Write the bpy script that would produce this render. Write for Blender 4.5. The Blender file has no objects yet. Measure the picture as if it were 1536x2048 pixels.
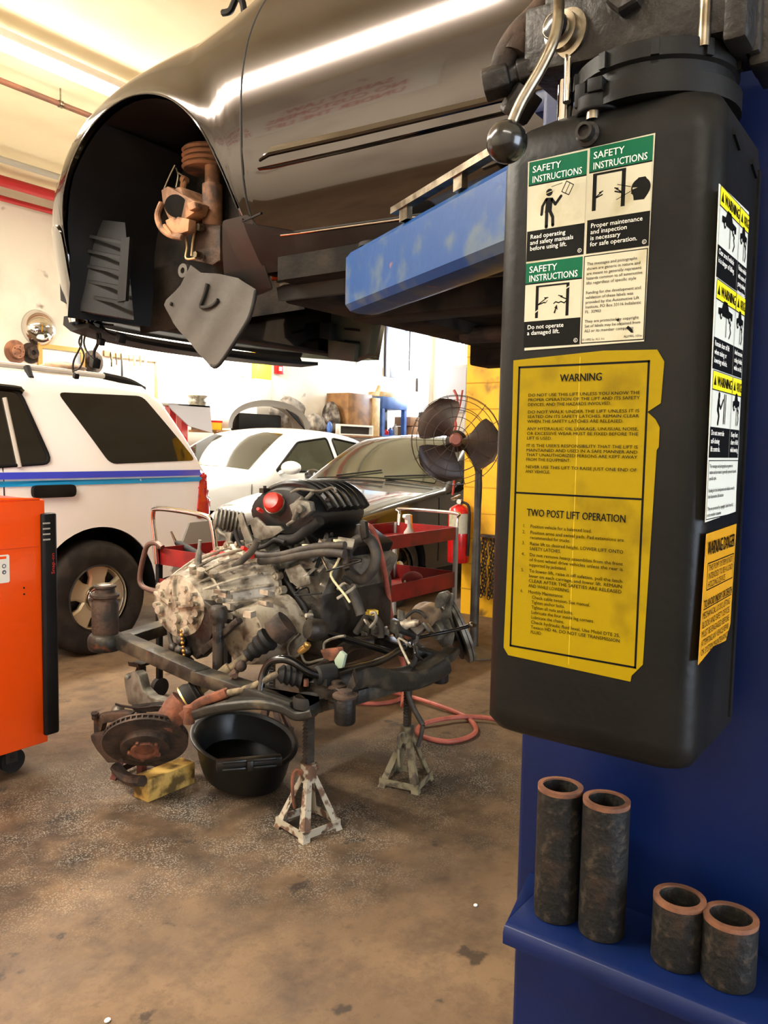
import bpy, bmesh, math, random
from math import sin, cos, pi, radians, sqrt, atan2, hypot
from mathutils import Vector, Matrix
random.seed(7)
S = bpy.context.scene
COL = S.collection
# ------------------------------------------------------------------ camera
PHI, PIT, ROL, FPX, HCAM = radians(36), radians(4.55), radians(1.1), 1600.0, 1.35
_fh = Vector((cos(PHI), sin(PHI), 0)); _r0 = Vector((sin(PHI), -cos(PHI), 0)); _up = Vector((0, 0, 1))
CF = _fh*cos(PIT) - _up*sin(PIT); _u0 = _fh*sin(PIT) + _up*cos(PIT)
CR = _r0*cos(ROL) + _u0*sin(ROL); CU = _u0*cos(ROL) - _r0*sin(ROL)
CO = Vector((0, 0, HCAM))
cd = bpy.data.cameras.new('camera'); cam = bpy.data.objects.new('camera', cd); COL.objects.link(cam)
cd.sensor_fit = 'VERTICAL'; cd.sensor_height = 36; cd.lens = 36*FPX/2048; cd.clip_start = 0.02
M = Matrix((CR, CU, -CF)).transposed().to_4x4(); M.translation = CO
cam.matrix_world = M
S.camera = cam
# ------------------------------------------------------------------ light and exposure
S.view_settings.view_transform = 'Standard'; S.view_settings.look = 'None'
S.view_settings.exposure = 0.4; S.view_settings.gamma = 1.0; S.view_settings.use_curve_mapping = False
S.cycles.use_denoising = True
S.cycles.max_bounces = 8
S.cycles.sample_clamp_indirect = 6.0
WARM = (1.0, .925, .80)
W = bpy.data.worlds.new('world'); S.world = W; W.use_nodes = True
W.node_tree.nodes['Background'].inputs[0].default_value = (.75, .85, 1, 1)
W.node_tree.nodes['Background'].inputs[1].default_value = 8.0
def area(name, loc, sx, sy, power, color=WARM, rot=(0, 0, 0)):   # shines along local -Z
    l = bpy.data.lights.new(name, 'AREA'); l.shape = 'RECTANGLE'; l.size = sx; l.size_y = sy
    l.energy = power; l.color = color
    o = bpy.data.objects.new(name, l); COL.objects.link(o); o.location = loc; o.rotation_euler = rot
    return o
L_SUV = area('suv_lamp_light', (3.45, 5.25, 3.88), 2.6, .16, 120)
L_SUV2 = area('suv_lamp_light_near', (0.3, 5.25, 3.88), 2.6, .16, 100)
L_WALL = area('wall_lamp_light', (7.35, 8.33, 2.66), 2.5, .12, 110, rot=(radians(35), 0, 0))
L_CAR = area('aisle_lamp_light', (-.45, 3.3, 3.49), .16, 2.8, 225)
L_POST = area('rear_fill_light', (-1.5, -.9, 3.4), .16, 2.4, 16)  # added fill from behind the camera for the tank front and its stickers
L_FAR = area('far_lamp_light', (9.0, 4.2, 3.86), 2.5, .16, 110)
L_WIN = area('window_daylight', (13.25, 7.9, 3.0), 1.1, 1.3, 260, (.72, .84, 1), (radians(90), 0, radians(90)))
L_DOOR = area('open_door_daylight', (.5, -3.95, 1.45), 2.7, 2.7, 45, (.74, .85, 1), (radians(90), 0, 0))
# ------------------------------------------------------------------ pixel rays onto real planes
def ray(px, py): return CF*FPX + CR*(px-768) - CU*(py-1024)
def onp(ax, v, px, py):
    d = ray(px, py); t = (v-CO[ax])/d[ax]; return CO + d*t
def PX(v, px, py): return onp(0, v, px, py)
def PY(v, px, py): return onp(1, v, px, py)
def PZ(v, px, py): return onp(2, v, px, py)
# ------------------------------------------------------------------ materials
def lin(c):
    r = []
    for v in c[:3]:
        v = v/255.0; r.append(v/12.92 if v <= .04045 else ((v+.055)/1.055)**2.4)
    return (r[0], r[1], r[2], 1)
MATS = {}
def pm(name, c1, c2=None, scale=8, lo=.42, hi=.6, rough=.5, rough2=None, metal=0, bump=0, bscale=60, coat=0, c3=None, s3=30, lo3=.6, hi3=.65, emit=None, est=0, alpha=1, spec=None, ior=None, trans=0):
    m = bpy.data.materials.new(name); m.use_nodes = True; nt = m.node_tree; N = nt.nodes; L = nt.links
    b = N['Principled BSDF']
    b.inputs['Base Color'].default_value = lin(c1); b.inputs['Roughness'].default_value = rough
    b.inputs['Metallic'].default_value = metal; b.inputs['Coat Weight'].default_value = coat; b.inputs['Coat Roughness'].default_value = .04
    if spec is not None: b.inputs['Specular IOR Level'].default_value = spec
    if trans: b.inputs['Transmission Weight'].default_value = trans
    tc = N.new('ShaderNodeTexCoord')
    def noise(sc, det=5):
        n = N.new('ShaderNodeTexNoise'); n.inputs['Scale'].default_value = sc; n.inputs['Detail'].default_value = det
        L.new(tc.outputs['Object'], n.inputs['Vector']); return n.outputs['Fac']
    def rampf(src, a, z):
        r = N.new('ShaderNodeMapRange'); r.inputs['From Min'].default_value = a; r.inputs['From Max'].default_value = z
        r.clamp = True; L.new(src, r.inputs['Value']); return r.outputs['Result']
    def mix(f, a, bb):
        x = N.new('ShaderNodeMix'); x.data_type = 'RGBA'; L.new(f, x.inputs['Factor'])
        if isinstance(a, tuple): x.inputs['A'].default_value = a
        else: L.new(a, x.inputs['A'])
        x.inputs['B'].default_value = bb; return x.outputs['Result']
    col = lin(c1)
    if c2:
        f = rampf(noise(scale), lo, hi); col = mix(f, col, lin(c2))
        if rough2 is not None:
            r = N.new('ShaderNodeMapRange'); L.new(f, r.inputs['Value']); r.inputs['To Min'].default_value = rough; r.inputs['To Max'].default_value = rough2
            L.new(r.outputs['Result'], b.inputs['Roughness'])
    if c3: col = mix(rampf(noise(s3, 3), lo3, hi3), col, lin(c3))
    if not isinstance(col, tuple): L.new(col, b.inputs['Base Color'])
    if bump:
        bp = N.new('ShaderNodeBump'); bp.inputs['Strength'].default_value = bump; bp.inputs['Distance'].default_value = .01
        L.new(noise(bscale, 4), bp.inputs['Height']); L.new(bp.outputs['Normal'], b.inputs['Normal'])
    if emit:
        b.inputs['Emission Color'].default_value = emit+(1,) if len(emit) == 3 else emit; b.inputs['Emission Strength'].default_value = est
    MATS[name] = m
    return m
# ------------------------------------------------------------------ mesh builder
ORG = {}
class MB:
    def __init__(s): s.v = []; s.f = []; s.m = []; s.mi = 0
    def add(s, vs, fs):
        o = len(s.v); s.v += [Vector(p) for p in vs]
        for f in fs: s.f.append([i+o for i in f]); s.m.append(s.mi)
        return s
    def box(s, lo, hi):
        x0, y0, z0 = lo; x1, y1, z1 = hi
        return s.add([(x0,y0,z0),(x1,y0,z0),(x1,y1,z0),(x0,y1,z0),(x0,y0,z1),(x1,y0,z1),(x1,y1,z1),(x0,y1,z1)],
                     [(0,3,2,1),(4,5,6,7),(0,1,5,4),(1,2,6,5),(2,3,7,6),(3,0,4,7)])
    def obox(s, c, ax, ay, az):
        c, ax, ay, az = map(Vector, (c, ax, ay, az))
        vs = [c+ax*i+ay*j+az*k for k in (-1,1) for (i,j) in ((-1,-1),(1,-1),(1,1),(-1,1))]
        return s.add(vs, [(0,3,2,1),(4,5,6,7),(0,1,5,4),(1,2,6,5),(2,3,7,6),(3,0,4,7)])
    def beam(s, p0, p1, w, h, up=(0,0,1)):
        p0, p1 = Vector(p0), Vector(p1); d = p1-p0; side = d.cross(Vector(up))
        if side.length < 1e-6: side = d.cross(Vector((1,0,0)))
        side.normalize(); u = side.cross(d).normalized()
        return s.obox((p0+p1)/2, d/2, side*w/2, u*h/2)
    def loft(s, rings, cap=True, closed=True):
        n = len(rings[0]); vs = [p for r in rings for p in r]; fs = []
        for i in range(len(rings)-1):
            for j in range(n if closed else n-1):
                k = (j+1) % n; fs.append((i*n+j, i*n+k, (i+1)*n+k, (i+1)*n+j))
        if cap: fs.append(tuple(range(n-1,-1,-1))); fs.append(tuple((len(rings)-1)*n+j for j in range(n)))
        return s.add(vs, fs)
    def cyl(s, p0, p1, r0, r1=None, n=20, cap=True):
        return s.lathe([(r0, 0), (r0 if r1 is None else r1, 1)], p0, p1, n, cap)
    def lathe(s, prof, p0, p1, n=24, cap=True):   # prof (radius, fraction from p0 to p1)
        p0, p1 = Vector(p0), Vector(p1); d = p1-p0; a = d.normalized()
        e = a.orthogonal().normalized(); g = a.cross(e)
        return s.loft([[p0+d*t+(e*cos(2*pi*j/n)+g*sin(2*pi*j/n))*max(r,1e-5) for j in range(n)] for r, t in prof], cap)
    def tube(s, pts, r, n=10, smooth=4, cap=True, closed=False):
        P = [Vector(p) for p in pts]
        if smooth and len(P) > 2:
            Q = []; L = len(P)
            for i in range(L if closed else L-1):
                a, b, c, d = (P[(i-1) % L], P[i], P[(i+1) % L], P[(i+2) % L]) if closed else (P[max(i-1,0)], P[i], P[i+1], P[min(i+2,L-1)])
                for k in range(smooth):
                    t = k/smooth
                    Q.append(.5*((2*b)+(c-a)*t+(2*a-5*b+4*c-d)*t*t+(3*b-a-3*c+d)*t**3))
            if not closed: Q.append(P[-1])
            P = Q
        rs = r if callable(r) else (lambda t: r)
        rings = []; e = None; L = len(P)
        for i, p in enumerate(P):
            d = (P[(i+1) % L]-P[i-1]) if closed else (P[min(i+1,L-1)]-P[max(i-1,0)])
            if d.length < 1e-9: d = Vector((0,0,1))
            d.normalize()
            if e is None: e = d.orthogonal().normalized()
            e = (e-d*e.dot(d)); e = e.normalized() if e.length > 1e-6 else d.orthogonal().normalized()
            g = d.cross(e); rr = rs(i/max(L-1,1))
            rings.append([p+(e*cos(2*pi*j/n)+g*sin(2*pi*j/n))*rr for j in range(n)])
        if closed: rings.append(rings[0]); return s.loft(rings, False)
        return s.loft(rings, cap)
    def prism(s, poly, d):
        d = Vector(d); n = len(poly); vs = [Vector(p) for p in poly]; vs += [p+d for p in vs]
        fs = [tuple(range(n-1,-1,-1)), tuple(range(n,2*n))]+[(i,(i+1)%n,n+(i+1)%n,n+i) for i in range(n)]
        return s.add(vs, fs)
    def sphere(s, c, r, nu=20, nv=12, lo=0, hi=pi):
        c = Vector(c); r = (r,r,r) if not hasattr(r,'__len__') else r
        return s.loft([[c+Vector((r[0]*sin(lo+(hi-lo)*i/nv+1e-4)*cos(2*pi*j/nu), r[1]*sin(lo+(hi-lo)*i/nv+1e-4)*sin(2*pi*j/nu), r[2]*cos(lo+(hi-lo)*i/nv))) for j in range(nu)] for i in range(nv+1)])
    def hexbolt(s, p, d, r, h):
        p = Vector(p); d = Vector(d).normalized(); s.lathe([(r,0),(r,.85),(r*.85,1)], p, p+d*h, 6)
        return s
    def grid(s, fn, nu, nv):
        vs = [fn(i/nu, j/nv) for i in range(nu+1) for j in range(nv+1)]
        return s.add(vs, [(i*(nv+1)+j, (i+1)*(nv+1)+j, (i+1)*(nv+1)+j+1, i*(nv+1)+j+1) for i in range(nu) for j in range(nv)])
    def panel(s, poly, fn, step=.08, th=0.0):     # 2-D outline -> finely cut sheet mapped onto a surface, with thickness
        b = bmesh.new(); vv = [b.verts.new((p[0], p[1], 0)) for p in poly]; b.faces.new(vv)
        bmesh.ops.triangulate(b, faces=b.faces[:])
        for ax in (0, 1):
            a0 = min(p[ax] for p in poly); a1 = max(p[ax] for p in poly); k = math.floor(a0/step)+1
            while k*step < a1:
                co = [0,0,0]; no = [0,0,0]; co[ax] = k*step; no[ax] = 1
                bmesh.ops.bisect_plane(b, geom=b.verts[:]+b.edges[:]+b.faces[:], plane_co=co, plane_no=no, dist=1e-5); k += 1
        b.verts.index_update(); uv = [(v.co.x, v.co.y) for v in b.verts]; fs = [[v.index for v in f.verts] for f in b.faces]
        bd = [(e.verts[0].index, e.verts[1].index) for e in b.edges if len(e.link_faces) == 1]; b.free()
        n = len(uv); vs = [fn(u, w, 0) for u, w in uv]
        if th:
            vs += [fn(u, w, th) for u, w in uv]; fs = fs+[[i+n for i in reversed(f)] for f in fs]+[(a, c, c+n, a+n) for a, c in bd]
        return s.add(vs, fs)
    def gpanel(s, poly, fn, nx=60, nz=30, th=0.004):   # outline that any upright line crosses twice, as an even grid
        xs0 = min(p[0] for p in poly); xs1 = max(p[0] for p in poly); rows = []
        for i in range(nx+1):
            x = xs0+(xs1-xs0)*(.0005+.999*i/nx); zs = []
            for (a, p), (c, q) in zip(poly, poly[1:]+poly[:1]):
                if (a-x)*(c-x) <= 0 and a != c: zs.append(p+(q-p)*(x-a)/(c-a))
            rows.append((x, min(zs), max(zs)))
        for t in ((0, th) if th else (0,)):
            s.grid(lambda u, v: fn(rows[round(u*nx)][0], rows[round(u*nx)][1]+(rows[round(u*nx)][2]-rows[round(u*nx)][1])*v, t), nx, nz)
        return s
    def text(s, body, o, rt, up, size, width=None, bold=0, align='L', maxw=None):
        emb = bold*1.3; vs, fs, w = glyphs(body, 0); k = size
        kx = width/w if width else k
        if maxw and w*kx > maxw: kx = maxw/w
        o, rt, up = Vector(o), Vector(rt), Vector(up)
        x0 = {'L': 0, 'C': -w*kx/2, 'R': -w*kx}[align]
        if emb: s.add([o+rt*(x0+x*kx+emb*size)+up*(y*k+emb*size*.3)+rt.cross(up)*(size*.012) for x, y in vs], fs)
        return s.add([o+rt*(x0+x*kx)+up*(y*k) for x, y in vs], fs)
    def build(s, name, mat, parent=None, smooth=35, bevel=0, seg=2, loc=None, fix=True):
        org = Vector(loc) if loc is not None else Vector((0,0,0))
        off = ORG.get(parent.name, org) if parent else org
        me = bpy.data.meshes.new(name); me.from_pydata([p-off for p in s.v], [], s.f)
        ms = mat if isinstance(mat, (list, tuple)) else [mat]
        for m in ms: me.materials.append(m)
        if len(ms) > 1: me.polygons.foreach_set('material_index', s.m)
        b = bmesh.new(); b.from_mesh(me)
        if fix: bmesh.ops.recalc_face_normals(b, faces=b.faces[:])
        if bevel:
            es = [e for e in b.edges if len(e.link_faces) == 2 and e.calc_face_angle(0) > radians(38)]
            bmesh.ops.bevel(b, geom=es, offset=bevel, offset_type='OFFSET', segments=seg, profile=.5, affect='EDGES', clamp_overlap=True)
        b.to_mesh(me); b.free()
        if smooth:
            me.polygons.foreach_set('use_smooth', [True]*len(me.polygons)); me.set_sharp_from_angle(angle=radians(smooth))
        o = bpy.data.objects.new(name, me); COL.objects.link(o)
        if parent: o.parent = parent; ORG[o.name] = off
        else: o.location = org; ORG[o.name] = org
        return o
_G = {}
def glyphs(body, bold=0):
    if (body, bold) in _G: return _G[(body, bold)]
    c = bpy.data.curves.new('lettering', 'FONT'); c.body = body; c.size = 1; c.resolution_u = 2; c.offset = bold
    o = bpy.data.objects.new('lettering', c); COL.objects.link(o)
    me = bpy.data.meshes.new_from_object(o)
    vs = [(v.co.x, v.co.y) for v in me.vertices]; fs = [tuple(p.vertices) for p in me.polygons]
    w = max([x for x, y in vs], default=1); bpy.data.objects.remove(o); bpy.data.curves.remove(c); bpy.data.meshes.remove(me)
    _G[(body, bold)] = (vs, fs, w); return _G[(body, bold)]
def tag(o, label, cat, group=None):
    o['label'] = label; o['category'] = cat
    if group: o['group'] = group
    return o
def thing(name, label, cat, loc=(0,0,0), rotz=0, group=None):
    o = bpy.data.objects.new(name, None); COL.objects.link(o); o.location = loc; o.rotation_euler = (0,0,rotz); o.empty_display_size = .1
    ORG[o.name] = Vector((0,0,0)) if rotz else Vector(loc)
    return tag(o, label, cat, group)
def struct(o): o['kind'] = 'structure'; return o
def sub(name, mat, parent, label=None, **k):
    def go(mb):
        o = mb.build(name, mat, parent, **k)
        if label: o['label'] = label
        return o
    return go
def dup(root, loc, label=None, group=None, rotz=None):
    r = root.copy(); COL.objects.link(r); r.location = loc
    if rotz is not None: r.rotation_euler = (0,0,rotz)
    if label: r['label'] = label
    if group: r['group'] = group
    for ch in list(root.children):
        c = ch.copy(); COL.objects.link(c); c.parent = r
        for g in list(ch.children):
            d = g.copy(); COL.objects.link(d); d.parent = c
    return r
# ------------------------------------------------------------------ palette
CREAM = pm('cream_paint', (240,226,190), (222,204,160), scale=1.2, lo=.45, hi=.7, rough=.7)
WALLW = pm('white_wall', (232,224,208), (204,192,178), scale=1.1, lo=.52, hi=.72, rough=.7, bump=.1, bscale=25, c3=(150,135,120), s3=3, lo3=.68, hi3=.74)
YELP = pm('yellow_paint', (236,176,14), (190,140,20), scale=3, lo=.5, hi=.7, rough=.55, bump=.15, bscale=30, c3=(60,50,35), s3=4.5, lo3=.6, hi3=.72)
GREYP = pm('grey_paint', (170,165,155), rough=.6)
BLUEP = pm('blue_post_paint', (4,23,70), (4,19,56), scale=3, rough=.42, bump=.03, bscale=200, spec=0.25)
BLUEA = pm('blue_arm_paint', (14,60,116), (66,84,104), scale=14, lo=.5, hi=.66, rough=.42, c3=(150,95,60), s3=9, lo3=.7, hi3=.74, bump=.05, spec=0.3)
BLACKPL = pm('black_tank_plastic', (13,13,12), (20,19,17), scale=5, rough=.36, rough2=.5, bump=.05, bscale=90, spec=0.15)
BLACKR = pm('black_rubber', (22,21,20), (40,37,34), scale=9, rough=.7, spec=0.25)
BLACKG = pm('gloss_black', (12,12,12), rough=.22, coat=.2)
BLACKM = pm('black_matte_plastic', (14,13,13), (21,20,20), scale=6, rough=.55, spec=0.2)
CAST = pm('dark_cast_iron', (42,38,34), (28,25,23), scale=18, rough=.5, metal=.5, bump=.25, bscale=80)
STEEL = pm('worn_steel', (150,140,122), (95,84,68), scale=25, rough=.32, metal=1)
CHROME = pm('chrome', (215,210,205), rough=.08, metal=1)
RUST = pm('rusty_steel', (128,76,52), (80,50,36), scale=14, rough=.8, metal=.2, bump=.4, bscale=60)
RUSTD = pm('dark_rust', (70,52,40), (42,34,28), scale=16, rough=.75, metal=.3, bump=.35, bscale=70)
PIPE = pm('pipe_steel', (25,24,22), (58,44,34), scale=26, lo=.54, hi=.74, rough=.6, metal=.2, bump=.3, bscale=90, c3=(58,50,42), s3=90, lo3=.55, hi3=.75, spec=.25)
PIPER = pm('pipe_rusty_rim', (118,76,50), (88,54,36), scale=30, rough=.8, bump=.2)
CARP = pm('dark_car_paint', (56,51,49), rough=.11, metal=1.0, coat=1.0)
CARS = pm('flare_paint', (46,43,41), rough=.45, spec=.35)
CARD = pm('car_sill_plastic', (22,21,20), (34,32,29), scale=6, rough=.5, spec=0.2)
UNDER = pm('underbody', (24,22,20), (46,40,34), scale=7, rough=.8, bump=.3, spec=0.1)
SHIELD = pm('splash_shield_rubber', (74,69,63), (62,57,52), scale=6, rough=.6, bump=.06, spec=0.25)
WHITEP = pm('white_car_paint', (250,249,245), rough=.25, coat=.6)
BLACKP = pm('black_car_paint', (28,27,30), rough=.22, metal=.3, coat=1)
GLASSD = pm('tinted_glass', (14,13,12), rough=.05, spec=.8, coat=.5)
GLASSG = pm('greenish_glass', (62,66,54), (44,48,40), scale=2, rough=.06, spec=.7, coat=.5)
TYRE = pm('tyre_rubber', (36,34,32), (52,48,44), scale=10, rough=.75, spec=0.2)
RIM = pm('champagne_rim', (206,196,168), rough=.35, metal=.5)
ORANGE = pm('orange_paint', (252,84,8), rough=.3, coat=.4)
REDC = pm('red_cart_paint', (136,24,22), (108,20,19), scale=6, rough=.4, c3=(60,40,36), s3=7, lo3=.66, hi3=.72)
REDX = pm('red_extinguisher', (190,22,24), rough=.25, coat=.5)
REDP = pm('red_plastic', (230,44,30), rough=.35)
ALU = pm('dirty_aluminium', (178,166,146), (112,100,84), scale=16, lo=.45, hi=.62, rough=.55, metal=.45, bump=.35, bscale=45, c3=(74,64,54), s3=34, lo3=.6, hi3=.74)
ALUG = pm('grey_bracket', (122,118,106), (84,78,68), scale=20, rough=.5, metal=.4, bump=.15)
OILY = pm('oily_black_metal', (24,21,19), (50,42,33), scale=14, rough=.35, rough2=.6, metal=.2, bump=.3, bscale=50)
FRAMEB = pm('subframe_black', (44,42,38), (88,78,62), scale=10, lo=.5, hi=.7, rough=.42, rough2=.65, metal=.3, bump=.2, bscale=60, c3=(110,60,34), s3=12, lo3=.68, hi3=.74, spec=0.3)
DUSTY = pm('dusty_boot', (120,104,78), (70,60,46), scale=22, rough=.85, bump=.1)
STANDW = pm('chipped_white_paint', (156,148,130), (92,66,48), scale=24, lo=.5, hi=.58, rough=.6, bump=.2, c3=(60,48,38), s3=40, lo3=.62, hi3=.68)
STANDG = pm('dirty_olive_paint', (120,110,84), (72,62,48), scale=22, lo=.48, hi=.6, rough=.7, bump=.2)
STANDB = pm('brown_stand_paint', (96,72,58), (62,44,36), scale=18, rough=.7, bump=.2)
WOODY = pm('weathered_yellow_block', (196,160,84), (92,72,32), scale=14, lo=.46, hi=.6, rough=.75, bump=.2)
WOODB = pm('brown_wood', (150,108,62), (118,82,44), scale=6, rough=.6)
WOODP = pm('pale_wood', (214,184,130), (190,156,104), scale=7, rough=.65)
HOSE = pm('red_air_hose', (176,92,74), (150,74,58), scale=12, rough=.55)
DUCT = pm('ribbed_rubber_hose', (46,41,36), (66,58,48), scale=20, rough=.65)
CARDB = pm('cardboard', (150,110,74), rough=.85)
PAPER = pm('white_paper', (236,232,222), rough=.6)
STKW = pm('sticker_cream', (180,175,152), (156,147,114), scale=26, lo=.55, hi=.75, rough=.4)
STKY = pm('sticker_yellow', (138,116,0), (112,92,3), scale=16, lo=.56, hi=.75, rough=.33, spec=0.12)
STKO = pm('sticker_amber', (190,134,8), (160,110,10), scale=16, lo=.56, hi=.75, rough=.4)
STKN = pm('sticker_white', (205,204,190), rough=.4)
STKYB = pm('sticker_lemon', (244,222,20), rough=.4)
INK = pm('black_ink', (8,8,7), rough=.5, spec=.1)
INKG = pm('green_ink', (3,84,56), rough=.5, spec=.12)
INKR = pm('red_ink', (190,38,30), rough=.5)
TUBE = pm('lamp_tube', (255,255,255), emit=(1,.925,.80), est=48)
CLOTH = pm('grey_cloth', (150,142,130), (96,90,84), scale=9, rough=.9, bump=.3, bscale=15)
BLUEB = pm('blue_cabinet_paint', (64,104,176), (52,84,150), scale=6, rough=.5)
STRIPE1 = pm('dark_blue_stripe', (52,64,196), rough=.3, coat=.5)
STRIPE2 = pm('cyan_stripe', (10,164,232), rough=.3, coat=.5)
TAIL = pm('tail_light_red', (196,14,26), (120,6,14), scale=14, lo=.5, hi=.6, rough=.12, coat=.8)
GREYB = pm('grey_bumper_plastic', (150,148,142), rough=.5)
FANM = pm('fan_brown_enamel', (64,48,38), (46,34,28), scale=6, rough=.45)
# floor: stained concrete with oil and absorbent grit
def floor_mat():
    m = bpy.data.materials.new('stained_concrete'); m.use_nodes = True; nt = m.node_tree; N = nt.nodes; L = nt.links; b = N['Principled BSDF']
    tc = N.new('ShaderNodeTexCoord')
    def noise(sc, det=6, rg=.55):
        n = N.new('ShaderNodeTexNoise'); n.inputs['Scale'].default_value = sc; n.inputs['Detail'].default_value = det; n.inputs['Roughness'].default_value = rg
        L.new(tc.outputs['Object'], n.inputs['Vector']); return n.outputs['Fac']
    def rng(src, a, z, t0=0, t1=1):
        r = N.new('ShaderNodeMapRange'); r.inputs['From Min'].default_value = a; r.inputs['From Max'].default_value = z
        r.inputs['To Min'].default_value = t0; r.inputs['To Max'].default_value = t1; L.new(src, r.inputs['Value']); return r.outputs['Result']
    def mix(f, a, c):
        x = N.new('ShaderNodeMix'); x.data_type = 'RGBA'; L.new(f, x.inputs['Factor'])
        for k, q in (('A', a), ('B', c)):
            if isinstance(q, tuple): x.inputs[k].default_value = q
            else: L.new(q, x.inputs[k])
        return x.outputs['Result']
    def math2(op, a, c):
        x = N.new('ShaderNodeMath'); x.operation = op; x.use_clamp = True
        for i, q in enumerate((a, c)):
            if isinstance(q, (int, float)): x.inputs[i].default_value = q
            else: L.new(q, x.inputs[i])
        return x.outputs[0]
    def blob(cx, cy, r0, r1):
        d = N.new('ShaderNodeVectorMath'); d.operation = 'DISTANCE'; L.new(tc.outputs['Object'], d.inputs[0]); d.inputs[1].default_value = (cx, cy, 0)
        return rng(d.outputs['Value'], r0, r1, 1, 0)
    col = mix(rng(noise(1.6), .35, .7), lin((116,93,68)), lin((90,72,53)))
    col = mix(rng(noise(5, 9, .72), .45, .68, 0, .85), col, lin((66,52,40)))
    col = mix(rng(noise(22, 6, .7), .55, .72, 0, .55), col, lin((60,48,38)))
    col = mix(rng(noise(2.6, 5, .6), .6, .72, 0, .75), col, lin((66,53,42)))
    # damp oily zone round the stands
    z = math2('MAXIMUM', blob(2.2, 2.05, .35, 1.1), math2('MAXIMUM', blob(2.75, 1.75, .2, .8), blob(1.45, 2.45, .2, .8)))
    oil = math2('MULTIPLY', rng(noise(3.4, 7, .62), .36, .6), z)
    col = mix(math2('MULTIPLY', oil, .9), col, lin((36,31,27)))
    spots = rng(noise(6.5, 5, .55), .645, .69, 0, .85)
    col = mix(spots, col, lin((48,39,32)))
    # absorbent grit: pale grains where it was thrown down
    vo = N.new('ShaderNodeTexVoronoi'); vo.inputs['Scale'].default_value = 150; L.new(tc.outputs['Object'], vo.inputs['Vector'])
    gr = rng(vo.outputs['Distance'], .22, .5, 1, 0)
    gz = math2('MAXIMUM', blob(1.72, 2.45, .25, .85), math2('MAXIMUM', blob(2.8, 1.7, .1, .75), blob(2.05, 1.8, .1, .6)))
    grit = math2('MULTIPLY', math2('MULTIPLY', gr, rng(noise(6, 6, .65), .40, .58)), gz)
    col = mix(math2('MULTIPLY', grit, .8), col, lin((158,152,138)))
    L.new(col, b.inputs['Base Color'])
    L.new(rng(noise(3), .35, .65, .55, .8), b.inputs['Roughness']); b.inputs['Specular IOR Level'].default_value = .35
    bp = N.new('ShaderNodeBump'); bp.inputs['Strength'].default_value = .35; bp.inputs['Distance'].default_value = .006
    h = math2('ADD', math2('MULTIPLY', noise(40, 6, .7), .6), math2('MULTIPLY', grit, .6)); L.new(h, bp.inputs['Height']); L.new(bp.outputs['Normal'], b.inputs['Normal'])
    return m
FLOOR = floor_mat()
def block_mat(name, c, mortar, sx=.4, sz=.2):
    m = pm(name, c); return m
# ------------------------------------------------------------------ room shell
X0, X1, Y0, Y1, ZC = -2.6, 13.4, -4.0, 8.6, 4.1
struct(MB().box((X0-.1,Y0-.1,-.1),(X1+.1,Y1+.1,0)).build('floor', FLOOR, smooth=0))
struct(MB().box((X0-.1,Y0-.1,ZC),(X1+.1,Y1+.1,ZC+.1)).build('ceiling', CREAM, smooth=0))
struct(MB().box((X0-.1,Y1,0),(X1+.1,Y1+.1,ZC)).build('wall_left', WALLW, smooth=0))
b = MB(); b.box((X0-.1,Y0-.1,0),(-.9,Y0,ZC)); b.box((1.9,Y0-.1,0),(X1+.1,Y0,ZC)); b.box((-.9,Y0-.1,2.9),(1.9,Y0,ZC))
struct(b.build('wall_right', WALLW, smooth=0))
b = MB()
for x in (-.95, 1.85): b.box((x,Y0-.04,0),(x+.1,Y0+.03,2.9))
b.box((-.95,Y0-.04,2.85),(1.95,Y0+.03,2.95)); struct(b.build('door_1', GREYP, smooth=0))
struct(MB().box((X0-.1,Y0,0),(X0,Y1,ZC)).build('wall_near', WALLW, smooth=0))
wy0, wy1, wz0, wz1 = 7.3, 8.45, 2.95, 3.9
b = MB(); b.box((X1,Y0,0),(X1+.1,Y1,wz0)); b.box((X1,Y0,wz1),(X1+.1,Y1,ZC)); b.box((X1,Y0,wz0),(X1+.1,wy0,wz1)); b.box((X1,wy1,wz0),(X1+.1,Y1,wz1))
struct(b.build('wall_far', WALLW, smooth=0))
b = MB()
for y in (wy0, (wy0+wy1)/2, wy1): b.box((X1-.02,y-.025,wz0),(X1+.06,y+.025,wz1))
for z in (wz0, (wz0+wz1)/2, wz1): b.box((X1-.015,wy0+.03,z-.025),(X1+.055,wy1-.03,z+.025))
wf = struct(b.build('window_1', GREYP, smooth=0))
pil = MB(); pil.box((8.45,8.48,2.33),(8.74,8.6,ZC)); pil.mi = 1; pil.box((8.45,8.48,0),(8.74,8.6,2.33))
struct(pil.build('trim_1', [YELP, GREYP], smooth=0))
# yellow concrete block column behind the fan
b = MB()
b.box((5.69,2.55,0),(6.1,3.33,ZC))
col = struct(b.build('trim_2', YELP, smooth=0))
b = MB()
for k in range(1, 20):
    z = k*.21; b.box((5.687,2.55,z-.004),(5.70,3.332,z+.004))
o = b.build('trim_3', pm('mortar_joint', (186,138,26), rough=.8), smooth=0); struct(o)
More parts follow.
